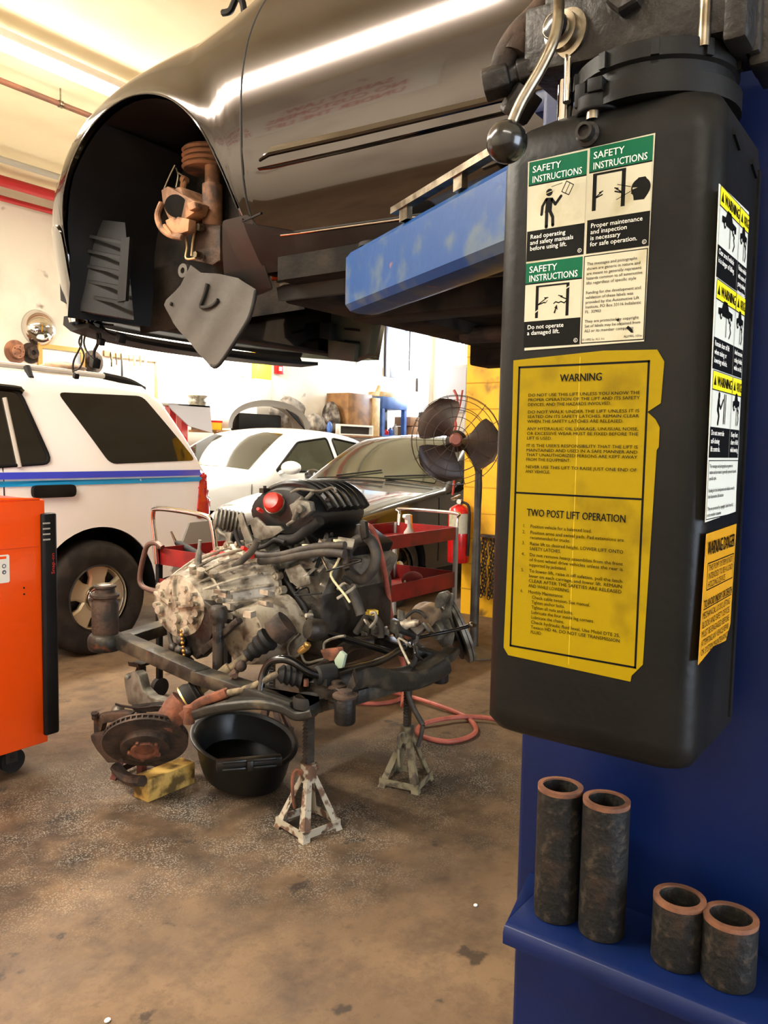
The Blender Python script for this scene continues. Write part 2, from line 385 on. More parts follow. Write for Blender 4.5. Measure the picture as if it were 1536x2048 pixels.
# ------------------------------------------------------------------ overhead pipes
def pipe_thing(name, label, y, z, r, mat, x0=X0+.02, x1=X1-.02):
    t = thing(name, label, 'pipe', (x0, y, z))
    MB().cyl((x0,y,z),(x1,y,z), r, n=12).build('pipe_run', mat, t)
    b = MB(); x = x0+.6
    h = []
    while x < x1:
        b = MB(); b.cyl((x,y,z),(x,y,ZC), .006, n=6); b.lathe([(r+.006,0),(r+.006,1)], (x-.015,y,z), (x+.015,y,z), 12); b.build('hanger', STEEL, t); x += 1.9
    return t
BRP = pm('brown_pipe_paint', (120,74,50), (90,60,44), scale=5, rough=.6)
REDPIPE = pm('red_pipe_paint', (178,30,34), rough=.45)
pipe_thing('conduit_pipe', 'thin brown pipe hung below the ceiling above the white police style truck', 5.9, 3.98, .022, BRP)
pipe_thing('sprinkler_pipe', 'thick red sprinkler pipe running along the top of the left wall', 8.1, 3.98, .055, REDPIPE)
pipe_thing('grey_pipe', 'thin grey pipe running just inward of the thick red sprinkler pipe', 7.55, 4.0, .03, GREYP)
pipe_thing('red_pipe', 'thin red pipe in the corner of ceiling and left wall', 8.5, 3.93, .03, REDPIPE)
# ------------------------------------------------------------------ fluorescent fixtures
def fixture(label, c, L, axis, group='fluorescent strip lights'):
    t = thing('strip_light', label, 'light fixture', c, group=group)
    a = Vector((1,0,0)) if axis == 'x' else Vector((0,1,0)); s = Vector((0,1,0)) if axis == 'x' else Vector((1,0,0)); c = Vector(c)
    b = MB(); b.obox(c+Vector((0,0,.05)), a*L/2, s*.065, (0,0,.03)); b.build('housing', WHITEP, t, bevel=.008)
    for k in (-1,1):
        MB().cyl(c-a*(L/2-.04)+s*.045*k, c+a*(L/2-.04)+s*.045*k, .017, n=8).build('tube', TUBE, t)
    for k in (-1,1):
        MB().obox(c+a*(L/2-.02)*k+Vector((0,0,.0)), a*.012, s*.075, (0,0,.03)).build('end_cap', WHITEP, t)
    for k in (-1,1):
        p = c+a*(L/2-.3)*k; MB().cyl(p+Vector((0,0,.075)), (p.x,p.y,ZC), .005, n=6).build('hanger', STEEL, t)
    return t
fixture('fluorescent strip light on the ceiling over the white truck', (3.45,5.25,3.92), 2.7, 'x')
fixture('fluorescent strip light on the ceiling over the front of the white truck', (.3,5.25,3.92), 2.7, 'x')
fixture('fluorescent strip light mounted low on the left wall above the white sedan', (7.3,8.45,2.74), 2.45, 'x')
fixture('fluorescent strip light hung across the aisle in front of the raised car', (-.45,3.3,3.55), 2.9, 'y')
fixture('fluorescent strip light hung behind the photographer', (-1.5,-.9,3.46), 2.5, 'y')  # unseen fixture, added as the source of the tank fill
fixture('fluorescent strip light on the ceiling beyond the black sedan', (9.0,4.2,3.92), 2.6, 'x')
# ================================================================== two post lift
lift = thing('car_lift', 'blue two post lift column with pipe rack and blue arm under the raised car', 'car lift', (1.18,.3,0))
b = MB(); b.prism([(1.03,.495,.02),(1.03,.02,.02),(1.12,-.02,.02),(1.33,-.02,.02),(1.33,.03,.02),(1.16,.03,.02),(1.16,.455,.02),(1.33,.455,.02),(1.33,.5,.02),(1.045,.5,.02)], (0,0,3.5))
b.build('column', BLUEP, lift, bevel=.006)
MB().box((.96,-.1,0),(1.42,.6,.02)).build('base_plate', BLUEP, lift, bevel=.003)
# rack: shelf with rolled lip
b = MB(); prof = [(1.03,.742),(.905,.742),(.897,.739),(.893,.732),(.893,.716),(.899,.716),(.901,.728),(.907,.733),(1.03,.733)]
b.loft([[(x,y,z) for x, z in prof] for y in (.447,.03)])
b.add([(1.03,.447,.742),(.905,.447,.742),(1.03,.476,.742),(1.03,.447,.733),(.905,.447,.733),(1.03,.476,.733)], [(0,1,2),(3,5,4),(1,4,5,2),(0,3,4,1)])
rack = b.build('pipe_rack', BLUEP, lift, bevel=.001)
b = MB()
for y in (.385,.318,.205,.12): b.prism([(.93,y,.733),(.975,y,.733),(.968,y,.703),(.94,y,.7)], (0,-.02,0))
b.build('rack_tab', RUST, rack)
# carriage and arm
b = MB(); b.box((1.175,.06,1.45),(1.36,.44,2.2)); b.box((1.05,.3,1.64),(1.36,.52,1.668)); b.box((1.05,.3,1.818),(1.36,.52,1.85)); b.build('carriage', BLUEP, lift, bevel=.006)
MB().cyl((1.24,.52,1.62),(1.24,.52,1.92), .035).build('arm_pin', STEEL, lift)
tip = Vector((1.504,1.218,1.67)); base = Vector((1.10,.487,1.67)); ad = (tip-base).normalized(); sd = Vector((ad.y,-ad.x,0))   # sd points to +X side
A = lambda t, s, z: base+ad*t+sd*s+Vector((0,0,z))
L_ = (tip-base).length
b = MB(); sec = [(0,.018),(.012,.004),(.03,0),(.07,0),(.088,.004),(.1,.018),(.1,.127),(.088,.141),(.07,.145),(.03,.145),(.012,.141),(0,.127)]
b.loft([[A(t, s, z) for s, z in sec] for t in (0, L_)])
arm = b.build('swing_arm', BLUEA, lift)
b = MB(); b.loft([[A(t, .012+s*.76, .014+z*.76) for s, z in sec] for t in (L_-.3, L_+.03)]); b.build('arm_extension', pm('orange_rust', (164,96,58), (120,70,44), scale=20, rough=.8, bump=.2), lift)
b = MB(); b.loft([[A(t, s, z) for s, z in [(-.004,.165),(.016,.165),(.016,.178),(-.004,.178)]] for t in (.2, L_-.25)])
for t in (.3,.52,L_-.32): b.loft([[A(t+k, s, z) for s, z in [(0,.14),(.012,.14),(.012,.168),(0,.168)]] for k in (0,.03)])
b.build('guard_bar', STEEL, lift)
b = MB(); b.cyl(A(L_-.06,.05,.143), A(L_-.06,.05,.152), .04); b.build('lift_pad', BLACKR, lift)
# ================================================================== pad extension pipes
def ext_pipe(label, y, top, r=.029, x=.958):
    t = thing('extension_pipe', label, 'steel pipe', (x,y,.743), group='rusty lift pad extension pipes')
    z0 = .743
    MB().lathe([(r*.98,0),(r,.03),(r,.985),(r*.995,1),(r*.78,1),(r*.76,.97),(r*.76,.4)], (x,y,z0), (x,y,top), 32, cap=False).build('tube_wall', PIPE, t, loc=None)
    MB().lathe([(r*1.004,-.004),(r*1.006,.0015),(r*.78,.002),(r*.765,-.02)], (x,y,top), (x,y,top+1), 32, cap=False).build('rim', PIPER, t)
    MB().cyl((x,y,z0+.3*(top-z0)), (x,y,z0+.3*(top-z0)+.002), r*.77).build('plug', RUSTD, t)
    return t
ext_pipe('leftmost of the two tall rusty pipes standing on the blue rack', .403, .915)
ext_pipe('second tall rusty pipe on the blue rack, right of the darkest one', .341, .914)
ext_pipe('short rusty pipe on the blue rack next to the tall pair', .247, .82, .03)
ext_pipe('rightmost short rusty pipe on the blue rack', .189, .818, .03)
# ================================================================== hydraulic power unit
XF = .81; YR, YL = .205, .442; XB = .985
pu = thing('hydraulic_power_unit', 'black hydraulic pump with tall plastic oil tank covered in safety stickers on the blue post', 'pump unit', (.9,.32,1.03))
def rrect(x0, x1, y0, y1, r, z, n=5):
    pts = []
    for cx, cy, a0 in ((x0+r,y0+r,pi),(x1-r,y0+r,1.5*pi),(x1-r,y1-r,0),(x0+r,y1-r,.5*pi)):
        for k in range(n+1):
            a = a0+.5*pi*k/n; pts.append((cx+r*cos(a), cy+r*sin(a), z))
    return pts
b = MB(); rings = []
for z, ins, r in [(1.022,.03,.02),(1.0235,.018,.022),(1.029,.007,.025),(1.04,0,.026),(1.055,0,.026),(1.35,0,.026),(1.66,0,.028),(1.685,.003,.03),(1.7,.012,.03),(1.712,.03,.035),(1.72,.05,.04)]:
    rings.append(rrect(XF+ins, XB+.02-ins*.6, YR+ins, YL-ins, r, z))
b.loft(rings); tank = b.build('reservoir', BLACKPL, pu, smooth=60)
b = MB()
b.box((.962,.2025,1.05),(.972,.2055,1.66))
for x, z in ((.86,1.66),(.94,1.655)): b.obox((x,.2045,z), (.012,0,-.004), (0,.002,0), (0,0,.003))
b.build('side_rib', BLACKPL, tank)
# neck, filler cap, bolt
cx, cy = .9, .3
b = MB(); b.lathe([(.088,0),(.088,.35),(.081,.4),(.081,.6),(.085,.65),(.085,.95),(.078,1)], (cx,cy,1.706), (cx,cy,1.762), 40)
for k in range(10):
    a = 2*pi*k/10+.3; c, s_ = cos(a), sin(a); b.obox((cx+.0845*c, cy+.0845*s_, 1.75), (.004*c,.004*s_,0), (-.004*s_,.004*c,0), (0,0,.008))
neck = b.build('neck_ring', BLACKPL, pu, smooth=40)
b = MB(); b.lathe([(.021,0),(.023,.1),(.023,.8),(.02,1)], (.835,.338,1.703), (.835,.338,1.722), 20); b.obox((.832,.333,1.727), (.022,0,.001), (0,.008,.0), (0,0,.007)); b.obox((.826,.352,1.722),(.008,0,0),(0,.006,0),(0,0,.012))
b.build('filler_cap', BLACKM, pu, bevel=.002)
b = MB(); b.lathe([(.0125,0),(.0125,.3),(.009,.4),(.009,1),(.006,1),(.006,.7)], (XF+.004,.338,1.677), (XF-.012,.338,1.677), 20); b.build('vent_bolt', CAST, pu)
b = MB(); b.cyl((.822,.338,1.703),(.822,.338,1.695),.007); b.build('cap_screw', STEEL, pu)
# pump block above
b = MB(); b.obox((.9,.315,1.803), (.052,0,0), (0,.12,.008), (0,0,.036)); b.obox((.9,.325,1.85),(.045,0,0),(0,.09,0),(0,0,.03))
b.obox((.885,.208,1.80),(.04,0,0),(0,.012,0),(0,0,.05)); b.obox((.91,.193,1.785),(.02,0,0),(0,.012,0),(0,0,.045))
blk = b.build('pump_block', CAST, pu, bevel=.006)
b = MB(); b.lathe([(.058,0),(.062,.05),(.062,.95),(.055,1)], (.92,.3,1.86), (.92,.3,2.12), 32); b.build('motor', BLACKM, pu)
MB().hexbolt((.85,.315,1.822), (-1,0,0), .02, .018).build('hex_plug', CAST, blk); MB().hexbolt((.85,.245,1.83), (-1,0,0), .012, .012).build('hex_plug', CAST, blk)
b = MB(); b.lathe([(.026,0),(.026,.15),(.02,.2),(.02,.55),(.013,.6),(.013,1)], (.852,.383,1.805), (.824,.388,1.805), 24); b.build('valve_washer', STEEL, blk); MB().lathe([(.0145,0),(.0145,.6),(.010,.9),(.001,1)], (.830,.3868,1.805), (.8215,.3885,1.805), 20).build('valve_plug', BLACKG, blk)
b = MB(); b.cyl((.846,.236,1.80),(.846,.236,1.75),.006); b.build('dowel', STEEL, blk)
# hose fitting on the left
b = MB(); b.lathe([(.017,0),(.017,.34),(.0125,.36),(.0125,.5),(.019,.52),(.019,1)], (.865,.425,1.785), (.845,.482,1.772), 6); b.hexbolt((.868,.435,1.765),(0,.5,-.6),.02,.035)
b.build('hose_fitting', CAST, pu, bevel=.002)
b = MB(); b.tube([(.86,.465,1.782),(.855,.462,1.80),(.86,.448,1.825),(.885,.43,1.86),(.93,.41,1.93),(.99,.40,2.1)], .0145, 12); b.lathe([(.0175,0),(.0175,1)],(.858,.452,1.803),(.862,.447,1.822),12)
b.build('hydraulic_hose', RUSTD, pu)
b = MB(); b.cyl((.872,.392,1.66),(.872,.392,1.765),.009,n=16); b.cyl((.845,.378,1.73),(.86,.385,1.86),.0045,n=12)
b.build('chrome_rod', CHROME, pu)
lev = MB(); lev.tube([PX(.765,1018,262),PX(.765,1042,205),PX(.77,1080,140),PX(.775,1104,90),PX(.785,1115,50),PX(.80,1118,0),PX(.82,1118,-50)], .0058, 14, smooth=6)
lv = lev.build('release_lever', STEEL, pu)
MB().sphere(PX(.758,1014,284), .0212, 32, 20).build("knob", BLACKG, lv)
b = MB(); b.obox((.93,.2,1.83),(.05,0,0),(0,.008,0),(0,0,.08)); b.build('bracket_plate', CAST, pu, bevel=.003)
# ------------------------------------------------------------------ stickers
RT, UP = Vector((0,-1,0)), Vector((0,0,1))
class Stk:                        # flat sticker: u to the right, v up, in metres from its lower left corner
    def __init__(s, o, rt, up, n): s.o, s.rt, s.up, s.n = Vector(o), Vector(rt), Vector(up), Vector(n); s.b = MB()
    def P(s, u, v, h): return s.o+s.rt*u+s.up*v+s.n*h
    def poly(s, pts, mi, h=.0004):
        s.b.mi = mi; s.b.add([s.P(u, v, h) for u, v in pts], [tuple(range(len(pts)))])
    def slab(s, pts, mi): s.b.mi = mi; s.b.prism([s.P(u, v, 0) for u, v in pts], s.n*.0004)
    def rect(s, u0, v0, u1, v1, mi, h=.0006): s.poly([(u0,v0),(u1,v0),(u1,v1),(u0,v1)], mi, h)
    def line(s, u0, v0, u1, v1, w, mi, h=.0008):
        d = Vector((u1-u0, v1-v0)); n = Vector((-d.y, d.x)).normalized()*w/2
        s.poly([(u0+n.x,v0+n.y),(u1+n.x,v1+n.y),(u1-n.x,v1-n.y),(u0-n.x,v0-n.y)], mi, h)
    def path(s, pts, w, mi, h=.0008):
        for (a, b_), (c, d) in zip(pts, pts[1:]): s.line(a, b_, c, d, w, mi, h)
        for i, (a, b_) in enumerate(pts): s.disc(a, b_, w/2, mi, h+.00001*i)
    def disc(s, u, v, r, mi, h=.0008, n=20): s.poly([(u+r*cos(2*pi*k/n), v+r*sin(2*pi*k/n)) for k in range(n)], mi, h)
    def frame(s, u0, v0, u1, v1, w, mi, h=.0006):
        for a in ((u0,v0,u1,v0+w),(u0,v1-w,u1,v1),(u0,v0,u0+w,v1),(u1-w,v0,u1,v1)): s.rect(*a, mi, h)
    def t(s, body, u, v, size, mi, width=None, bold=0, align='L', maxw=None, h=.0010):
        s.b.mi = mi; s.b.text(body, s.P(u, v, h), s.rt, s.up, size, width, bold, align, maxw)
    def done(s, name, mats, parent, label=None):
        o = s.b.build(name, mats, parent, smooth=0, fix=False)
        if label: o['label'] = label
        return o
# --- safety instructions sheet: 0 cream 1 green 2 black 3 white
k = Stk((XF-.0003,.4045,1.460), RT, UP, (-1,0,0)); Wd, Ht = .1365, .2035
k.slab([(.003,0),(Wd-.002,.002),(Wd,Ht),(.0,Ht-.002)], 0)
cw = Wd/2
def pane(u0, v0, w, hh, head, lines, dark):
    k.rect(u0, v0, u0+w, v0+hh, 2); k.rect(u0, v0+hh-head, u0+w, v0+hh, 1, .0007); k.rect(u0, v0+dark, u0+w, v0+hh-head-.0015, 0, .0007)
    k.t('SAFETY', u0+.004, v0+hh-head*.49, .0098, 3, w*.5, .012); k.t('INSTRUCTIONS', u0+.004, v0+hh-head*.93, .0098, 3, w*.86, .012)
    for i, l in enumerate(lines): k.t(l, u0+.004, v0+dark-.0085-.0062*i, .0066, 3, bold=.012, maxw=w*.9)
    cu, cv = u0+w-.0045, v0+.0045
    for j in range(12): k.line(cu+.002*cos(j*pi/6), cv+.002*sin(j*pi/6), cu+.002*cos((j+1)*pi/6), cv+.002*sin((j+1)*pi/6), .0004, 3)
    k.t('c', cu-.001, cv-.001, .004, 3)
p1 = (.0018,.0955,.0655,.105); p2 = (.070,.0955,.065,.1065); p3 = (.0018,.003,.0648,.0905)
pane(*p1, .024, ['Read operating','and safety manuals','before using lift.'], .032)
pane(*p2, .024, ['Proper maintenance','and inspection','is necessary','for safe operation.'], .034)
pane(*p3, .0215, ['Do not operate','a damaged lift.'], .028)
# pictograms
def man(u, v, s):
    k.path([(u-.1*s,v),(u-.1*s,v+.85*s)], .2*s, 2); k.path([(u+.3*s,v+.05*s),(u+.28*s,v+.5*s),(u+.08*s,v+.9*s)], .19*s, 2)
    k.poly([(u-.22*s,v+.8*s),(u+.2*s,v+.8*s),(u+.25*s,v+1.6*s),(u-.15*s,v+1.65*s)], 2, .0008)
    k.path([(u-.15*s,v+1.55*s),(u-.38*s,v+1.2*s),(u-.42*s,v+.75*s)], .17*s, 2); k.path([(u+.2*s,v+1.5*s),(u+.42*s,v+1.2*s),(u+.75*s,v+1.6*s)], .17*s, 2); k.disc(u+.02*s,v+1.92*s,.21*s,2)
    k.line(u-.22*s, v+1.88*s, u+.3*s, v+2.0*s, .04*s, 0, .0011)
man(.026,.1295,.0185)
bk = [(.0405,.1635),(.0485,.159),(.0535,.1685),(.0455,.1735)]
k.path(bk+[bk[0]], .0009, 2); k.line(.0445,.1612,.0495,.171,.0007,2); k.line(.0285,.1705,.041,.1725,.0006,2)
def posts(u0, v0, u1, v1, w):
    k.rect(u0, v0, u0+w, v1, 2, .0008); k.rect(u1-w, v0, u1, v1, 2, .0008); k.rect(u0, v1-w*.55, u1, v1, 2, .00085)
posts(.0745,.138,.109,.1755,.0042); posts(.0145,.034,.053,.0685,.0034)
for u, v, d in ((.079,.151,1),(.1045,.152,-1)): k.path([(u,v),(u+.006*d,v+.002)], .0015, 2); k.path([(u,v+.001),(u+.005*d,v+.0045)], .0012, 2); k.path([(u+.003*d,v+.0045),(u+.0065*d,v+.0055)], .0012, 2)
hd = [(.118,.142),(.1285,.1415),(.1325,.147),(.133,.157),(.129,.1635),(.122,.1635),(.117,.158),(.1165,.153),(.1148,.149),(.117,.148)]
k.poly(hd, 2, .0008); k.disc(.1247,.1532,.0098,2,.00085,28); k.poly([(.1165,.1545),(.1215,.154),(.1165,.1528)], 0, .001)
k.line(.1005,.1605,.1145,.156,.0007,2); k.line(.1,.1455,.1145,.1515,.0007,2)
k.path([(.0178,.048),(.0245,.05),(.026,.0495)], .0013, 2); k.path([(.0178,.0485),(.0275,.0545),(.025,.0548),(.029,.0548)], .0011, 2); k.line(.0265,.0495,.0285,.052,.0007,2)
k.path([(.05,.0495),(.0478,.0475),(.044,.0493),(.0415,.0482),(.038,.0495),(.036,.048)], .0013, 2); k.path([(.05,.0515),(.0435,.0545)], .0012, 2); k.path([(.041,.056),(.0455,.0548)], .001, 2)
k.poly([(.0395,.0465),(.0365,.043),(.0378,.0428),(.036,.038),(.0378,.0372),(.039,.042),(.0405,.041)], 2, .0009)
k.line(.0143,.04,.0182,.0425,.0012,0,.0011); k.line(.049,.062,.0535,.0645,.0012,0,.0011)
# text pane
k.rect(.068,.0035,.1345,.0935,2); k.rect(.069,.0045,.1335,.0925,0,.0007)
tx = ['The messages and pictographs','shown are generic in nature and','are meant to generally represent','hazards common to all automotive','lifts regardless of specific style','','Funding for the development and','validation of these labels was','provided by the Automotive Lift','Institute, PO Box 33116 Indialantic','FL  32903','','They are protected by copyright','Set of labels may be obtained from','ALI or its member companies']
for i, l in enumerate(tx):
    if l: k.t(l, .0715, .0835-.0049*i, .0043, 2, maxw=.0585, bold=.006)
k.t('\u00a9 1992 by ALI, Inc', .0695, .0062, .0032, 2); k.t('ALI/WL 101a', .132, .0068, .0034, 2, align='R', bold=.01)
k.poly([(.116,.0165),(.121,.0115),(.1235,.011),(.1225,.0145),(.118,.0185)], 2, .0012); k.poly([(.105,.026),(.108,.0265),(.1085,.0245),(.1065,.0235)], 2, .0012); k.line(.1075,.0245,.111,.019,.0003,2,.0011)
k.done('safety_sticker', [STKW, INKG, INK, PAPER], pu, 'cream and green safety instruction sticker with pictograms')
# --- yellow warning sheet
k = Stk((XF-.0003,.4165,1.114), RT, UP, (-1,0,0)); Wd, Ht = .168, .342
out = [(.006,0),(.146,.0005),(.163,.02),(.1655,.235),(.153,.262),(.166,.285),(.1685,.325),(.163,.341),(.002,.341),(0,.2),(0,.004)]
k.slab([(.007,.004),(.148,.0),(.149,.0065),(.16,.02),(.164,.2395),(.166,.2425),(.166,.262),(.1615,.270),(.153,.2775),(.166,.286),(.1675,.327),(.160,.339),(.105,.341),(.002,.336),(.0035,.2),(.001,.012)], 0)
k.frame(.0085,.0145,.1535,.329,.0022,1); k.rect(.0085,.1885,.1535,.1905,1,.00065)
k.t('WARNING', .081,.3105,.0115,1,.046,.03,'C')
wl = [('DO NOT USE THIS LIFT UNLESS YOU KNOW THE',1),('PROPER OPERATION OF THE LIFT AND ITS SAFETY',1),('DEVICES, AND THE HAZARDS INVOLVED.',.76),0,('DO NOT WALK UNDER THE LIFT UNLESS IT IS',1),('SEATED ON ITS SAFETY LATCHES. REMAIN CLEAR',1),('WHEN THE SAFETY LATCHES ARE RELEASED.',.87),0,('ANY HYDRAULIC OIL LEAKAGE, UNUSUAL NOISE,',1),('OR EXCESSIVE WEAR MUST BE FIXED BEFORE THE',1),('LIFT IS USED.',.24),0,("IT IS THE USER'S RESPONSIBILITY THAT THE LIFT IS",1),('MAINTAINED AND USED IN A SAFE MANNER AND',1),('THAT UNAUTHORIZED PERSONS ARE KEPT AWAY',1),('FROM THE EQUIPMENT.',.42),0,('NEVER USE THIS LIFT TO RAISE JUST ONE END OF',1),('ANY VEHICLE.',.235)]
v = .2955
for l in wl:
    if l == 0: v -= .003; continue
    k.t(l[0], .0215, v, .0047, 1, .1235*l[1], .012); v -= .0051
k.t('TWO POST LIFT OPERATION', .0245,.1645,.0115,1,.111,.022)
ol = [('1.','Position vehicle for a balanced load.',.66,0),('2.','Position arms and swivel pads. Pad extensions are',.985,0),('','recommended for trucks.',.44,0),('3.','Raise lift to desired height. LOWER LIFT ONTO',.985,0),('','SAFETY LATCHES.',.345,0),('4.','Do not remove heavy assemblies from the front',.985,0),('','of front wheel drive vehicles unless the rear is',.985,0),('','supported by jackstand.',.41,0),('5.','To lower lift, raise it off safeties, pull the latch',.985,0),('','lever on each carriage, and lower lift. REMAIN',.985,0),('','CLEAR AFTER THE SAFETIES ARE RELEASED',.985,0),('','AND WHILE LOWERING.',.455,0),('6.','Monthly Maintenance:',.385,0),('','Check cable tension. See manual.',.63,1),('','Tighten anchor bolts.',.365,1),('','Tighten all nuts and bolts.',.455,1),('','Lubricate the four inside leg corners.',.68,1),('','Lubricate the chains.',.365,1),('','Check hydraulic fluid level. Use Mobil DTE 25,',.945,1),('','Texaco HD 46. DO NOT USE TRANSMISSION',.945,1),('','FLUID',.12,1)]
v = .1515
for n_, l, f, ind in ol:
    if n_ and n_ != '1.': v -= .0012
    if n_: k.t(n_, .020, v, .0052, 1)
    k.t(l, .0295+.0045*ind, v, .0052, 1, .107*f, .01); v -= .0056
k.rect(.0795,.006,.0802,.336,2,.0005)
k.done('warning_sticker', [STKY, INK, pm('sticker_crease', (186,156,10), rough=.3)], pu, 'large torn yellow warning sticker')
# --- side stickers on the right hand face
RT2 = Vector((1,0,0))
k = Stk((.8135,YR-.0012,1.284), RT2, UP, (0,-1,0))
k.slab([(0,0),(.126,.004),(.112,.322),(-.012,.318)], 0)      # leaning outline
def SX(u, v): return u+(-.012)*(v/.32)
def wp(u0, v0, w, hh, lines, kind):
    a = SX(u0, v0)
    k.rect(a, v0+hh-.018, a+w, v0+hh-.001, 1, .0007); k.rect(a, v0, a+w, v0+.03, 2, .0007); k.line(a,v0+hh-.0185,a+w,v0+hh-.0185,.001,2); k.frame(a,v0,a+w,v0+hh,.0006,2,.0009)
    k.poly([(a+.004,v0+hh-.014),(a+.014,v0+hh-.014),(a+.009,v0+hh-.004)], 2, .0009); k.t('WARNING', a+.017, v0+hh-.0145, .014, 2, w-.02, .015)
    for i, l in enumerate(lines): k.t(l, a+.003, v0+.022-.008*i, .0075, 3, maxw=w*.85, bold=.01)
    c = a+w*.5
    if kind == 0:
        e = w*.36
        k.poly([(c-e,v0+.053),(c+e,v0+.053),(c+e,v0+.060),(c+e*.45,v0+.061),(c+e*.2,v0+.068),(c-e*.3,v0+.068),(c-e*.55,v0+.060),(c-e,v0+.059)], 2, .0008)
        for q in (c-e*.6, c+e*.6): k.disc(q, v0+.053, .004, 2); k.disc(q, v0+.053, .0018, 0, .001)
        k.rect(c+e*.1,v0+.034,c+e*.1+.0018,v0+.064,2,.0011); k.path([(c+e*.7,v0+.046),(c+e*.85,v0+.041),(c+e*.65,v0+.035)], .0022, 2); k.disc(c+e*.75,v0+.0485,.002,2)
    else:
        k.path([(c-.012,v0+.056),(c-.014,v0+.048)], .007, 2); k.path([(c-.013,v0+.047),(c-.009,v0+.041),(c-.012,v0+.034)], .0045, 2); k.disc(c-.011,v0+.0615,.0035,2); k.path([(c-.012,v0+.055),(c-.003,v0+.049),(c+.006,v0+.058)], .0025, 2)
        k.rect(c+.009,v0+.034,c+.0115,v0+.064,2,.0008); k.rect(c+.015,v0+.034,c+.017,v0+.064,2,.0008)
for i, (la, lb) in enumerate(((['Do not override','self-closing','lift controls.'],['Keep feet','clear of lift','while lowering.']),(['Remain clear of lift','when raising or','lowering vehicle.'],['Avoid excessive','rocking of vehicle','while on lift.']),(['Clear area if vehicle','is in danger of falling.'],['Position vehicle','with center of','gravity midway','between adapters.']))):
    wp(.002, .063+.0855*i, .078, .0845, la, 1 if i == 0 else 0); wp(.082, .063+.0855*i, .040, .0845, lb, 0)
k.frame(.001,.002,.124,.0605,.0009,2)
for i, l in enumerate(['The messages and pictographs are generic in','nature and are meant to generally represent hazards','specific style.','','Funding for the development and validation was by','the Automotive Lift Institute','','They are protected by copyright. Labels from ALI','or its member companies']):
    if l: k.t(l, .004, .053-.006*i, .0052, 2, maxw=.115, bold=.008)
k.done('pictogram_sticker', [STKN, STKYB, INK, PAPER], pu, 'white sticker with yellow warning headers on the side of the tank')
k = Stk((.8205,YR-.0012,1.142), RT2, UP, (0,-1,0))
k.slab([(-.006,0),(.05,.008),(.105,.004),(.122,.02),(.126,.132),(.0,.130)], 0)
k.t('WARNING DANGER', .006,.108,.02,1,.112,.014); k.frame(.01,.072,.12,.1,.0012,1)
for i, l in enumerate(['THIS PUMP SYSTEM IS NOT','INTENDED TO BE A LOAD','HOLDING DEVICE']): k.t(l, .014, .0915-.0085*i, .009, 1, .1 if i < 2 else .07)
k.t('TO AVOID INJURY OR DEATH', .002,.0555,.011,1,.116,.012); k.line(.002,.054,.118,.054,.001,1)
for i, l in enumerate(['MECHANICAL LOCKS, LIFTING','BLOCKS AND SAFETY DEVICES','MUST BE ENGAGED BEFORE','ATTEMPTING ANY VEHICLE REPAIR','OR SYSTEM MAINTENANCE']): k.t(l, .0, .0445-.0093*i, .0095, 1, .112)
k.done('danger_sticker', [STKO, INK], pu, 'amber warning sticker low on the side of the tank')
